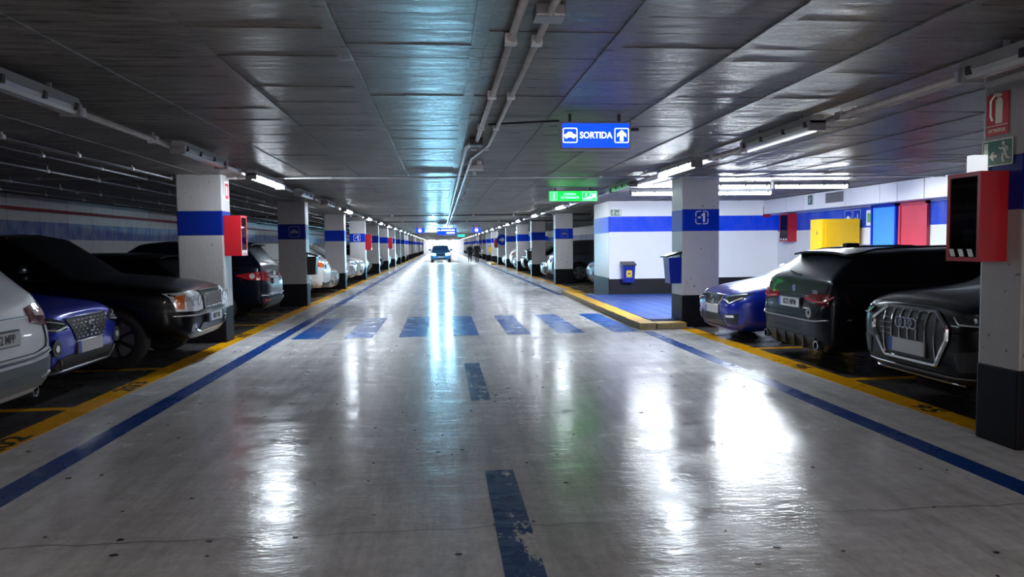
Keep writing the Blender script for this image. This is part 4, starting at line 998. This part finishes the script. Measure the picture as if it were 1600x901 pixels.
def wiper(root, bvh, p):
    q = []
    for k in range(5):
        y = lerp(.0, .38, k/4); z = p['rwz']+.06+.04*k/4; x = surf(bvh, 'rear', y, z)
        if x: q.append(Vector((x-.015, y, z)))
    if len(q) > 1: MB().tube(q, .009, 5).build('rear_wiper', M['dark'], root)
def place(root, side, x_end, yc, rear):
    """side -1 left row, +1 right row; x_end = where the end at the aisle stands"""
    L = root['len'] if 'len' in root.keys() else 4.4
    if side < 0: root.location, root.rotation_euler.z = ((x_end-L, yc, 0), PI) if rear else ((x_end, yc, 0), 0)
    else: root.location, root.rotation_euler.z = ((x_end+L, yc, 0), 0) if rear else ((x_end, yc, 0), PI)
def spec(**k): return k
SP = dict(
    jeep=spec(L=4.75, W=.93, H=1.72, zb=.33, hood0=1.00, cowl=1.14, xcowl=1.50, xroof0=2.15, xB=2.72, xC=3.62, xroof1=4.42, xrwb=4.66, rwz=1.16, tail=1.08, belt0=1.13, belt1=1.20, axf=.92, axr=3.70, R=.375, box=.80, tum=.78, rim='darkrim', spokes=7, rails=M['dark']),
    arona=spec(L=4.15, W=.89, H=1.53, zb=.25, hood0=.90, cowl=1.03, xcowl=1.12, xroof0=1.85, xB=2.25, xC=3.05, xroof1=3.75, xrwb=4.03, rwz=1.08, tail=1.02, belt0=1.02, belt1=1.08, axf=.83, axr=3.40, R=.33, rim='darkrim'),
    audi=spec(L=4.48, W=.925, H=1.58, zb=.27, hood0=.96, cowl=1.07, xcowl=1.20, xroof0=1.95, xB=2.40, xC=3.25, xroof1=4.05, xrwb=4.36, rwz=1.1, tail=1.05, belt0=1.05, belt1=1.12, axf=.90, axr=3.58, R=.36, box=.74),
    leon=spec(L=4.28, W=.90, H=1.44, zb=.17, hood0=.74, cowl=.94, xcowl=1.20, xroof0=2.0, xB=2.42, xC=3.22, xroof1=3.75, xrwb=4.14, rwz=1.0, tail=.95, belt0=.93, belt1=1.0, axf=.87, axr=3.50, R=.32, box=.66),
    wagon=spec(L=4.71, W=.915, H=1.43, zb=.20, hood0=.76, cowl=.97, xcowl=1.50, xroof0=2.35, xB=2.75, xC=3.55, xroof1=4.22, xrwb=4.58, rwz=1.03, tail=.98, belt0=.95, belt1=1.0, axf=.85, axr=3.70, R=.33, rails=M['dark'], rim='darkrim', rdrop=.04),
    merc=spec(L=4.66, W=.945, H=1.63, zb=.28, hood0=.94, cowl=1.07, xcowl=1.40, xroof0=2.15, xB=2.62, xC=3.5, xroof1=4.08, xrwb=4.47, rwz=1.14, tail=1.06, belt0=1.06, belt1=1.12, axf=.85, axr=3.72, R=.36, sill=M['greyclad']),
    tiguan=spec(L=4.43, W=.905, H=1.66, zb=.28, hood0=.93, cowl=1.07, xcowl=1.20, xroof0=1.95, xB=2.38, xC=3.22, xroof1=3.98, xrwb=4.30, rwz=1.13, tail=1.08, belt0=1.06, belt1=1.13, axf=.87, axr=3.48, R=.35),
    murano=spec(L=4.80, W=.94, H=1.68, zb=.28, hood0=.95, cowl=1.08, xcowl=1.25, xroof0=2.1, xB=2.6, xC=3.5, xroof1=4.05, xrwb=4.55, rwz=1.17, tail=1.10, belt0=1.08, belt1=1.17, axf=.95, axr=3.75, R=.375),
    sedan=spec(L=4.55, W=.90, H=1.45, zb=.20, hood0=.76, cowl=.96, xcowl=1.30, xroof0=2.1, xB=2.55, xC=3.35, xroof1=3.72, xrwb=4.12, rwz=1.02, tail=.98, belt0=.94, belt1=1.0, axf=.85, axr=3.55, R=.32),
)
def car(kind, label, pk, glass='glassdark', name='parked_car'):
    r, b = build_car(name, label, SP[kind], PAINT[pk], M[glass]); r['len'] = SP[kind]['L']; return r, b, SP[kind]

# --- white car, rear at the aisle, nearest on the left
r, b, p = car('merc', 'silver white car nearest on the left, its grey bumper and tailgate facing the aisle', 'silverwhite')
patch(r, b, 'rear', [(.52, 1.02), (.70, 1.05), (.86, 1.05)], [(.50, .90), (.68, .86), (.88, .84)], M['taildark'], 'tail_lamp', sym=True, out=.012)
patch(r, b, 'rear', [(.60, .99), (.84, 1.00)], [(.60, .95), (.84, .93)], M['tailw'], 'tail_lamp_glow', sym=True, out=.017)
patch(r, b, 'rear', [(-.92, .60), (-.5, .56), (.5, .56), (.92, .60)], [(-.88, .26), (.88, .26)], M['greyclad'], 'bumper_cover', n=17, out=.015)
strip(r, b, 'rear', [(-.86, .66), (-.5, .60), (.5, .60), (.86, .66)], .012, M['chrome'], 'bumper_trim', out=.012)
strip(r, b, 'rear', [(-.48, .95), (.48, .95)], .010, M['chrome'], 'tailgate_trim')
strip(r, b, 'rear', [(-.70, .92), (-.66, .68), (-.5, .64), (.5, .64), (.66, .68), (.70, .92)], .006, M['dark'], 'tailgate_seam', n=30)
patch(r, b, 'rear', [(.58, .43), (.74, .46)], [(.58, .41), (.74, .44)], M['chrome'], 'bumper_accent', sym=True, out=.02)
number_plate(r, b, 'rear', .80, '7542 MPP', strip_=True)
T = front_T(b, 0, 1.02, .014, -1); q = MB(); q.ring([(.062*math.cos(k*PI/12), .062*math.sin(k*PI/12)) for k in range(24)], [(.054*math.cos(k*PI/12), .054*math.sin(k*PI/12)) for k in range(24)], T, .008)
for k in range(3):
    a = PI/2+k*2*PI/3; q.poly([(.058*math.cos(a), .058*math.sin(a)), (.012*math.cos(a+1), .012*math.sin(a+1)), (.012*math.cos(a-1), .012*math.sin(a-1))][::-1], T, .008)
q.build('emblem', M['chrome'], r)
for s in (1, -1): MB().lathe([(.0, .06), (.040, .06), (.040, -.02), (.048, -.02), (.048, .10)], 14, 0, Matrix.Translation((-p['L']+.12, s*.66, .285)) @ Matrix.Rotation(-PI/2, 4, 'Z')).build('exhaust_tip', M['chrome'], r)
spoiler(r, b, p); wiper(r, b, p); place(r, -1, -3.42, 6.02, True)

# --- blue crossover, nose at the aisle
r, b, p = car('arona', 'bright blue crossover with dotted black grille between the white car and the black SUV', 'blue')
patch(r, b, 'front', [(-.44, .80), (.44, .80)], [(-.30, .58), (.30, .58)], M['dark'], 'grille', n=13, out=.012)
q = MB()
for i in range(9):
    for j in range(6):
        y, z = -.36+.09*i+(.045 if j % 2 else 0), .605+.035*j
        if abs(y) > .29+(z-.58)*.55 or (abs(y) < .075 and .63 < z < .77): continue
        T = front_T(b, y, z, .016); q.poly([(-.022, 0), (0, -.008), (.022, 0), (0, .008)], T, .006)
q.build('grille_studs', M['chrome'], r)
s_logo(front_T(b, 0, .70, .022), .12, r)
strip(r, b, 'front', [(-.46, .815), (.46, .815)], .009, M['chrome'], 'grille_trim', out=.012); strip(r, b, 'front', [(-.30, .565), (.30, .565)], .010, M['chrome'], 'grille_trim', out=.012)
patch(r, b, 'front', [(.47, .78), (.66, .84), (.86, .86)], [(.47, .71), (.66, .69), (.84, .72)], M['lensdark'], 'headlamp', sym=True, out=.012)
strip(r, b, 'front', [(.50, .735), (.66, .71), (.82, .745)], .010, M['led'], 'daytime_light', sym=True, out=.018); strip(r, b, 'front', [(.52, .765), (.80, .83)], .007, M['led'], 'daytime_light', sym=True, out=.018)
for s in (1, -1):
    T = front_T(b, s*.66, .535, .012)
    MB().poly([(.085*math.cos(k*PI/9), .085*math.sin(k*PI/9)) for k in range(18)], T, .012).build('fog_lamp', M['dark'], r)
    MB().poly([(.035*math.cos(k*PI/6), .035*math.sin(k*PI/6)) for k in range(12)], T @ Matrix.Translation((0, 0, .012)), .006).build('fog_lamp_lens', M['lens'], r)
patch(r, b, 'front', [(-.60, .42), (-.40, .44), (.40, .44), (.60, .42)], [(-.72, .27), (.72, .27)], M['clad'], 'lower_intake', n=15, out=.014)
strip(r, b, 'front', [(-.74, .285), (.74, .285)], .014, M['grey'], 'skid_trim', out=.016, n=20)
for s in (1, -1): strip(r, b, 'front', [(s*.60, .42), (s*.52, .30)], .012, M['grey'], 'intake_fin', out=.016)
number_plate(r, b, 'front', .495, None, strip_=True, h_=.12)
place(r, -1, -3.76, 8.22, False)

# --- black SUV with amber indicator
r, b, p = car('jeep', 'big black SUV with seven slot grille and amber indicator, in front of the left pillar', 'black', 'glass')
patch(r, b, 'front', [(-.42, .94), (.42, .94)], [(-.37, .70), (.37, .70)], PAINT['black'], 'grille_surround', n=11, out=.02)
q = MB()
for k in range(7):
    y = -.324+.108*k; T = front_T(b, y, .82, .024); q.ring(rrect(.074, .20, .025), rrect(.052, .178, .018), T, .010)
q.build('grille_slot_rim', M['chrome'], r)
q = MB()
for k in range(7): q.poly(rrect(.052, .178, .018), front_T(b, -.324+.108*k, .82, .024), .002)
q.build('grille_slot', M['dark'], r)
patch(r, b, 'front', [(.44, .93), (.62, .97), (.86, .94)], [(.42, .71), (.62, .70), (.85, .71)], M['lens'], 'headlamp', sym=True, out=.016)
patch(r, b, 'side', [(-.09, .92), (-.20, .90)], [(-.09, .74), (-.17, .74)], M['amber'], 'indicator', sym=True, out=.012)
for s in (1, -1):
    for y, rr in ((.54, .075), (.70, .07)): MB().ring([(rr*math.cos(k*PI/8), rr*math.sin(k*PI/8)) for k in range(16)], [(rr*.72*math.cos(k*PI/8), rr*.72*math.sin(k*PI/8)) for k in range(16)], front_T(b, s*y, .835, .018), .006).build('lamp_ring', M['chrome'], r)
patch(r, b, 'front', [(-.86, .66), (.86, .66)], [(-.86, .645), (.86, .645)], M['chrome'], 'bumper_step', n=17, rows=2, out=.05)
patch(r, b, 'front', [(-.40, .52), (.40, .52)], [(-.50, .44), (.50, .44)], M['dark'], 'lower_intake', n=13, out=.014)
strip(r, b, 'front', [(-.62, .46), (-.48, .425), (.48, .425), (.62, .46)], .010, M['chrome'], 'intake_trim', out=.018, n=24)
patch(r, b, 'front', [(.60, .54), (.74, .54)], [(.60, .44), (.74, .44)], M['lensdark'], 'fog_lamp', sym=True)
strip(r, b, 'front', [(-.42, .955), (.42, .955)], .012, M['chrome'], 'hood_trim')
number_plate(r, b, 'front', .585, '0107 FBD', out=.055)
place(r, -1, -3.16, 10.45, False)

# --- black saloon deep behind the left pillar
r, b, p = car('sedan', 'low black saloon mostly hidden between the black SUV and the left pillar', 'black', 'glass'); generic_rear(r, b, p); place(r, -1, -4.0, 13.5, True); SEDAN = r

# --- dark SUV with red and white round tail lamp
r, b, p = car('tiguan', 'dark navy SUV with red tail lamp holding a white disc, just beyond the left pillar', 'navy')
patch(r, b, 'rear', [(.40, .98), (.62, 1.03), (.86, 1.04)], [(.42, .86), (.62, .84), (.88, .86)], M['taill'], 'tail_lamp', sym=True, out=.014)
patch(r, b, 'side', [(-4.36, 1.03), (-4.10, 1.01), (-3.86, .97)], [(-4.38, .86), (-4.10, .87), (-3.86, .95)], M['taill'], 'tail_lamp_side', sym=True, out=.012)
for s in (1, -1):
    h = b.ray_cast(Vector((-4.16, 3*s, .94)), Vector((0, -s, 0)))[0]
    MB().lathe([(0, .02), (.05, .02), (.06, .0)], 16, 0, Matrix.Translation(h) @ (Matrix.Identity(4) if s > 0 else Matrix.Rotation(PI, 4, 'Z'))).build('lamp_disc', M['tailw'], r)
number_plate(r, b, 'rear', .82); strip(r, b, 'rear', [(-.38, .90), (.38, .90)], .012, M['chrome'], 'tailgate_trim')
patch(r, b, 'rear', [(-.80, .50), (.80, .50)], [(-.78, .27), (.78, .27)], M['clad'], 'bumper_insert', n=15, out=.03)
strip(r, b, 'rear', [(-.84, .56), (.84, .56)], .022, M['chrome'], 'bumper_edge', out=.01, n=20)
patch(r, b, 'rear', [(.55, .47), (.80, .47)], [(.55, .435), (.80, .435)], M['taill'], 'reflector', sym=True, out=.035)
MB().poly([(.06*math.cos(k*PI/8), .06*math.sin(k*PI/8)) for k in range(16)], front_T(b, 0, .985, .012, -1), .01).build('emblem', M['chrome'], r)
spoiler(r, b, p); wiper(r, b, p); place(r, -1, -3.48, 15.86, True)

# --- white car with orange tail lamp
r, b, p = car('murano', 'white SUV with pointed orange tail lamp beyond the pillar with the car symbol', 'white')
patch(r, b, 'rear', [(.46, .98), (.66, 1.04), (.88, 1.07)], [(.46, .94), (.66, .90), (.89, .90)], M['amber'], 'tail_lamp', sym=True, out=.014)
patch(r, b, 'side', [(-4.70, 1.06), (-4.2, 1.08)], [(-4.72, .92), (-4.2, 1.0)], M['taill'], 'tail_lamp_side', sym=True, out=.012)
number_plate(r, b, 'rear', .90); strip(r, b, 'rear', [(-.36, .98), (.36, .98)], .01, M['chrome'], 'tailgate_trim')
patch(r, b, 'rear', [(-.88, .48), (-.5, .42), (.5, .42), (.88, .48)], [(-.80, .27), (.80, .27)], M['clad'], 'bumper_insert', n=15, out=.02)
spoiler(r, b, p, dx=.2); wiper(r, b, p); place(r, -1, -3.52, 23.2, True); MURANO = r

# --- right: deep blue hatchback, nose at the aisle
r, b, p = car('leon', 'glossy deep blue hatchback with chrome edged grille beside the minus one pillar', 'deepblue', 'glass')
patch(r, b, 'front', [(-.36, .695), (.36, .695)], [(-.24, .545), (.24, .545)], M['dark'], 'grille', n=11, out=.010)
strip(r, b, 'front', [(-.37, .70), (.37, .70), (.245, .54), (-.245, .54), (-.37, .70)], .010, M['chrome'], 'grille_frame', out=.012, n=60)
s_logo(front_T(b, 0, .62, .018), .115, r)
patch(r, b, 'front', [(.41, .69), (.58, .73), (.79, .755)], [(.42, .625), (.62, .58), (.78, .66)], M['lensdark'], 'headlamp', sym=True, out=.010)
strip(r, b, 'front', [(.43, .640), (.52, .635), (.63, .592), (.77, .68)], .010, M['led'], 'daytime_light', sym=True, out=.016, n=20); strip(r, b, 'front', [(.45, .69), (.60, .71), (.76, .735)], .006, M['led'], 'daytime_light', sym=True, out=.014)
patch(r, b, 'front', [(-.34, .40), (.34, .40)], [(-.46, .23), (.46, .23)], M['dark'], 'lower_intake', n=13, out=.010)
patch(r, b, 'front', [(.46, .42), (.76, .44)], [(.50, .28), (.72, .28)], M['dark'], 'side_intake', sym=True, out=.006)
patch(r, b, 'front', [(.50, .41), (.70, .42)], [(.52, .375), (.70, .385)], M['lens'], 'fog_lamp', sym=True, out=.014)
strip(r, b, 'front', [(-.70, .205), (.70, .205)], .010, PAINT['deepblue'], 'front_lip', out=.012, n=24)
number_plate(r, b, 'front', .475, None, h_=.12)
place(r, 1, 4.22, 11.18, False)

# --- right: dark estate, rear at the aisle
r, b, p = car('wagon', 'dark navy estate car with roof rails, its tailgate facing the aisle, between two other cars', 'anthracite', 'glass')
patch(r, b, 'rear', [(.34, .86), (.60, .88), (.86, .90)], [(.34, .80), (.60, .77), (.88, .74)], M['taildark'], 'tail_lamp', sym=True, out=.010)
strip(r, b, 'rear', [(.36, .815), (.62, .795), (.78, .80), (.84, .86)], .012, M['taill'], 'tail_lamp_glow', sym=True, out=.014)
number_plate(r, b, 'rear', .755, '0275 MPM'); T = front_T(b, 0, .925, .012, -1)
MB().poly([(.042*math.cos(k*PI/10), .042*math.sin(k*PI/10)) for k in range(20)], T, .008).build('emblem', M['chrome'], r)
q = MB(); q.poly([(0, 0)]+[(.032*math.cos(k*PI/10), .032*math.sin(k*PI/10)) for k in range(0, 6)], T @ Matrix.Translation((0, 0, .008)), .002); q.poly([(0, 0)]+[(.032*math.cos(k*PI/10), .032*math.sin(k*PI/10)) for k in range(10, 16)], T @ Matrix.Translation((0, 0, .008)), .002); q.build('emblem_field', M['eu'], r)
lettering('320d', .062, front_T(b, -.52, .90, .012, -1), M['chrome'], r, 'model_lettering')
T = front_T(b, -.50, .66, .012, -1); q = MB()
for k in range(8): a = k*PI/4; q.ring([(.045*math.cos(a)+.020*math.cos(j*PI/4), .045*math.sin(a)+.020*math.sin(j*PI/4)) for j in range(8)], [(.045*math.cos(a)+.014*math.cos(j*PI/4), .045*math.sin(a)+.014*math.sin(j*PI/4)) for j in range(8)], T, .002)
q.build('flower_sticker', M['sign_white'], r)
strip(r, b, 'rear', [(-.88, .60), (-.6, .565), (.6, .565), (.88, .60)], .010, M['grey'], 'bumper_edge', out=.012, n=24)
patch(r, b, 'rear', [(-.62, .38), (.62, .38)], [(-.56, .21), (.56, .21)], M['clad'], 'diffuser', n=13, out=.012)
q = MB()
for k in range(4):
    y = -.36+.24*k; x = surf(b, 'rear', y, .30); q.bbox((x-.045, y-.01, .22), (x+.02, y+.01, .37), .004)
q.build('diffuser_fin', M['clad'], r)
for s in (1, -1): MB().lathe([(.045, .03), (.045, -.02), (.052, -.02), (.052, .08)], 14, 0, Matrix.Translation((-p['L']+.02, s*.66, .29)) @ Matrix.Rotation(-PI/2, 4, 'Z')).build('exhaust_tip', M['chrome'], r)
strip(r, b, 'rear', [(-.72, .97), (-.70, .70), (-.6, .62), (.6, .62), (.70, .70), (.72, .97)], .005, M['dark'], 'tailgate_seam', n=34)
spoiler(r, b, p); wiper(r, b, p)
MB().bbox((-4.0, -.045, 1.415), (-3.82, .045, 1.475), .02).build('roof_antenna', PAINT['anthracite'], r)
place(r, 1, 4.31, 8.80, True)

# --- right: black SUV with octagonal chrome grille
r, b, p = car('audi', 'black SUV with big octagonal chrome grille and four rings beside the nearest right pillar', 'black')
OCT = [(-.34, .88), (.34, .88), (.52, .76), (.52, .66), (.36, .42), (-.36, .42), (-.52, .66), (-.52, .76), (-.34, .88)]
patch(r, b, 'front', [(-.52, .72), (-.34, .87), (.34, .87), (.52, .72)], [(-.52, .70), (-.36, .43), (.36, .43), (.52, .70)], M['dark'], 'grille', n=17, rows=6, out=.008)
strip(r, b, 'front', OCT, .020, M['chrome'], 'grille_frame', out=.014, n=90)
for k in range(7):
    y = -.36+.12*k; zt = .865 if abs(y) < .34 else .83; zl = .44 if abs(y) > .29 else .60
    strip(r, b, 'front', [(y, zt), (y, zl)], .008, M['chrome'], 'grille_slat', out=.014, n=6)
for z in (.63, .68, .73, .78): strip(r, b, 'front', [(-.24, z), (-.42, z)], .004, M['grey'], 'grille_bar', out=.012, n=6)
q = MB()
for k in range(4):
    T = front_T(b, 0, .755, .034); T = T @ Matrix.Translation((-.105+.07*k, 0, .004*(k % 2))); q.ring([(.052*math.cos(j*PI/12), .052*math.sin(j*PI/12)) for j in range(24)], [(.042*math.cos(j*PI/12), .042*math.sin(j*PI/12)) for j in range(24)], T, .006)
q.build('emblem', M['chrome'], r)
patch(r, b, 'front', [(.56, .86), (.74, .90), (.88, .92)], [(.60, .80), (.74, .79), (.88, .80)], M['lensdark'], 'headlamp', sym=True, out=.010)
strip(r, b, 'front', [(.57, .855), (.64, .80), (.86, .795)], .007, M['led'], 'daytime_light', sym=True, out=.016, n=20)
MB().poly([(.022*math.cos(j*PI/6), .022*math.sin(j*PI/6)) for j in range(12)], front_T(b, .75, .84, .012), .006).build('lamp_lens', M['lens'], r)
patch(r, b, 'front', [(.58, .56), (.82, .60)], [(.62, .40), (.78, .42)], M['clad'], 'side_intake', sym=True, out=.006)
strip(r, b, 'front', [(-.80, .36), (-.5, .34), (.5, .34), (.80, .36)], .008, M['grey'], 'bumper_line', out=.01, n=24); strip(r, b, 'front', [(-.62, .285), (.62, .285)], .010, M['chrome'], 'lower_trim', out=.012, n=20)
number_plate(r, b, 'front', .54, None, w_=.50, h_=.125, out=.03)
place(r, 1, 4.21, 6.28, False)

# --- everyday cars farther along, copied with their parts
GEN = {}
for kind, pk in (('tiguan', 'silver'), ('leon', 'white'), ('murano', 'silver'), ('sedan', 'grey')):
    r, b, p = car(kind, 'x', pk); generic_front(r, b, p); generic_rear(r, b, p); GEN[kind] = (r, PAINT[pk])
used = set()
def far_car(kind, col, side, x, y, rear, label, group=None):
    r0, pm0 = GEN[kind]
    r = r0 if kind not in used else dup(r0, (0, 0, 0), None, label, group, {pm0: PAINT[col]} if PAINT[col] != pm0 else None)
    if kind not in used: used.add(kind); tag(r, label, None, group)
    place(r, side, x, y, rear)
far_car('tiguan', 'silver', -1, -4.0, 18.05, True, 'silver SUV whose roof shows between the dark SUV and the pillar with the car symbol')
far_car('leon', 'white', -1, -3.55, 25.4, False, 'low white car, nose out, right after the white SUV with orange lamp')
far_car('murano', 'silver', -1, -3.5, 30.3, False, 'silver car, nose out, before the small minus one pillar on the left')
far_car('sedan', 'grey', -1, -3.7, 20.9, False, 'dark car, nose out, half hidden behind the pillar with the car symbol')
far_car('leon', 'silver', -1, -3.6, 28.2, False, 'low silver hatchback beyond the plain left pillar')
far_car('tiguan', 'white', -1, -3.4, 32.4, False, 'white SUV just before the small minus one pillar on the left')
far_car('tiguan', 'cyanblue', 1, 4.75, 23.2, False, 'mid blue car in deep shade just beyond the white lobby wall')
far_car('sedan', 'black', 1, 5.2, 25.8, False, 'black saloon in shade, last before the first pillar beyond the lobby')
far_car('murano', 'grey', 1, 4.35, 29.6, True, 'grey SUV with red tail lamp between the first two pillars beyond the lobby')
far_car('leon', 'grey', 1, 4.4, 32.3, False, 'grey hatchback, nose out, before the second pillar beyond the lobby')
far_car('sedan', 'silver', 1, 4.4, 37.0, False, 'silver saloon, nose out, right after the second pillar beyond the lobby')
far_car('tiguan', 'black', 1, 4.3, 39.4, False, 'black SUV, nose out, before the third pillar beyond the lobby')
far_car('leon', 'white', 1, 4.3, 44.0, False, 'white hatchback, nose out, after the third pillar beyond the lobby')
far_car('murano', 'white', 1, 4.35, 46.6, True, 'white SUV with red lamps, after the third pillar beyond the lobby')
kinds = list(GEN); cols = ['white', 'silver', 'black', 'grey', 'navy', 'white', 'black', 'red']
rnd = random.Random(3); KN = dict(tiguan='compact SUV', leon='hatchback', murano='large SUV', sedan='saloon')
for k in range(3, 9):
    for j in range(3):
        y = PL[k]+1.75+2.3*j
        kd, cl = rnd.choice(kinds), rnd.choice(cols)
        far_car(kd, cl, -1, -3.5-rnd.random()*.3, y, rnd.random() < .4, '%s %s, %s of three beyond the %s left pillar' % (cl, KN[kd], ('nearest', 'middle one', 'farthest')[j], ORD[k+1]))
for k in range(5):
    for j in range(3):
        y = 70.6+7.2*k+1.75+2.3*j
        kd, cl = rnd.choice(kinds), rnd.choice(cols)
        far_car(kd, cl, 1, 4.35+rnd.random()*.3, y, rnd.random() < .4, '%s %s, %s of three beyond the %s pillar past the arrow pillar' % (cl, KN[kd], ('nearest', 'middle one', 'farthest')[j], ORD[k+2]))
far_car('murano', 'silver', 1, 4.5, 50.8, True, 'silver SUV, second to last car before the far pillar with the arrow sign'); far_car('leon', 'white', 1, 4.4, 53.2, False, 'white hatchback, last car before the far pillar with the arrow sign')

# --- the car driving towards the viewer with burning headlamps
r, b, p = car('arona', 'blue car driving towards the viewer far down the aisle with burning headlamps', 'cyanblue', 'glass', 'approaching_car')
patch(r, b, 'front', [(-.40, .78), (.40, .78)], [(-.34, .60), (.34, .60)], M['dark'], 'grille', n=9); number_plate(r, b, 'front', .50)
patch(r, b, 'front', [(-.60, .42), (.60, .42)], [(-.70, .28), (.70, .28)], M['clad'], 'lower_intake', n=9)
for hl in patch(r, b, 'front', [(.46, .80), (.82, .84)], [(.48, .66), (.80, .68)], M['headlit'], 'headlamp', sym=True, out=.02): pass
for s in (1, -1):
    ld = bpy.data.lights.new('headlamp_beam', 'SPOT'); ld.energy = 1000; ld.color = (.30, .72, 1.0); ld.spot_size = math.radians(70); ld.spot_blend = .8; ld.shadow_soft_size = .09
    lo = bpy.data.objects.new('headlamp_beam', ld); COL.objects.link(lo); lo.parent = r; lo.location = (.12, s*.64, .75)
    lo.rotation_euler = (PI/2, 0, -PI/2)      # a lamp shines along its -Z: turned to the car's +X
r.location = (-.10, 66, 0); r.rotation_euler.z = -PI/2

# ------------------------------------------------------------------ the two people walking away
def person(x, y, label, h, coat, hairm, bag=False, ph=1):
    t = empty('person', (x, y, 0), label, 'person'); k = h/1.75
    def skin_mesh(vs, es, name, m, root=0, lv=2):
        me = bpy.data.meshes.new(name); me.from_pydata([Vector(v[:3])*k for v in vs], es, []); me.materials.append(m)
        o = bpy.data.objects.new('tmp', me); COL.objects.link(o); md = o.modifiers.new('k', 'SKIN'); md.use_smooth_shade = True
        for i, v in enumerate(vs): me.skin_vertices[0].data[i].radius = (v[3]*k, (v[4] if len(v) > 4 else v[3])*k); me.skin_vertices[0].data[i].use_root = i == root
        sb = o.modifiers.new('s', 'SUBSURF'); sb.levels = lv; sb.render_levels = lv
        bpy.context.view_layer.update()
        m2 = bpy.data.meshes.new_from_object(o.evaluated_get(bpy.context.evaluated_depsgraph_get())); m2.materials.clear(); m2.materials.append(m)
        for pl in m2.polygons: pl.use_smooth = True
        bpy.data.objects.remove(o); return m2
    # body: one continuous figure, mid stride, walking towards -y
    f, bk = .20*ph, -.20*ph
    V = [(0, 0, .95, .15, .11), (0, 0, 1.15, .15, .10), (0, 0, 1.36, .17, .11), (0, 0, 1.46, .09, .08), (0, 0, 1.53, .055), (0, -.02, 1.60, .075, .09), (0, -.02, 1.68, .075, .09), (0, -.01, 1.73, .05, .06),
         (.17, 0, 1.40, .065), (.24, .04*ph, 1.13, .048), (.25, -.08*ph, .90, .036), (.25, -.10*ph, .80, .035, .02),
         (-.17, 0, 1.40, .065), (-.24, -.04*ph, 1.13, .048), (-.25, .06*ph, .90, .036), (-.25, .07*ph, .80, .035, .02),
         (.09, 0, .88, .095), (.09, -f*.55, .50, .062), (.09, -f*.9, .10, .042), (.09, -f-.14, .035, .038, .03),
         (-.09, 0, .88, .095), (-.09, -bk*.35, .50, .062), (-.09, -bk*1.2, .13, .042), (-.09, -bk*.8-.04, .04, .038, .03)]
    E_ = [(0, 1), (1, 2), (2, 3), (3, 4), (4, 5), (5, 6), (6, 7), (2, 8), (8, 9), (9, 10), (10, 11), (2, 12), (12, 13), (13, 14), (14, 15), (0, 16), (16, 17), (17, 18), (18, 19), (0, 20), (20, 21), (21, 22), (22, 23)]
    me = skin_mesh(V, E_, 'body', M['trouser'])
    for m_ in (M['skin'], M['shoe']): me.materials.append(m_)
    for pl in me.polygons:
        z = pl.center.z/k
        pl.material_index = 1 if (z > 1.49 or (abs(pl.center.x)/k > .20 and z < .87)) else 2 if z < .085 else 0
    link('body', me, t)
    C_ = [(0, .0, .80, .215, .15), (0, 0, 1.05, .185, .135), (0, 0, 1.36, .195, .14), (0, 0, 1.48, .10, .10), (.18, 0, 1.40, .082), (.245, .04*ph, 1.13, .066), (.255, -.06*ph, .93, .055), (-.18, 0, 1.40, .082), (-.245, -.04*ph, 1.13, .066), (-.255, .05*ph, .93, .055)]
    link('coat', skin_mesh(C_, [(0, 1), (1, 2), (2, 3), (2, 4), (4, 5), (5, 6), (2, 7), (7, 8), (8, 9)], 'coat', coat), t)
    link('hair', skin_mesh([(0, .03, 1.60, .07, .07), (0, .015, 1.68, .086, .10), (0, .0, 1.75, .06, .07)], [(0, 1), (1, 2)], 'hair', hairm), t)
    fc = MB()
    for s in (1, -1): fc.add([((s*.03+.011*math.cos(q*PI/3))*k, -.108*k, (1.655+.007*math.sin(q*PI/3))*k) for q in range(6)], [tuple(range(6))])
    fc.build('eyes', M['hair'], t); MB().tube([Vector((0, -.10, 1.66))*k, Vector((0, -.125, 1.625))*k, Vector((0, -.10, 1.615))*k], .011*k, 6).build('nose', M['skin'], t)
    # hands with separate fingers
    for s, yy in ((1, -.10*ph), (-1, .07*ph)):
        Hn = [(s*.25, yy, .83, .030, .018), (s*.25, yy, .76, .034, .016)]; ed = [(0, 1)]
        for i in range(4):
            a = len(Hn); o_ = (i-1.5)*.017; ln = (.062, .072, .068, .052)[i]
            Hn += [(s*.25, yy+o_, .745, .0085), (s*.245, yy+o_, .745-ln*.6, .008), (s*.235, yy+o_, .745-ln, .0065)]; ed += [(1, a), (a, a+1), (a+1, a+2)]
        a = len(Hn); Hn += [(s*.25, yy-.038, .79, .010), (s*.245, yy-.052, .755, .008)]; ed += [(0, a), (a, a+1)]
        link('hand', skin_mesh(Hn, ed, 'hand', M['skin'], lv=1), t)
    return t
person(2.36, 62.2, 'walking person in a dark coat with pale hair and slim dark trousers', 1.66, M['coat'], M['palehair'], ph=1)
person(2.95, 62.0, 'walking person in a black coat with dark hair and pale shoes', 1.74, M['coat2'], M['hair'], ph=-1)
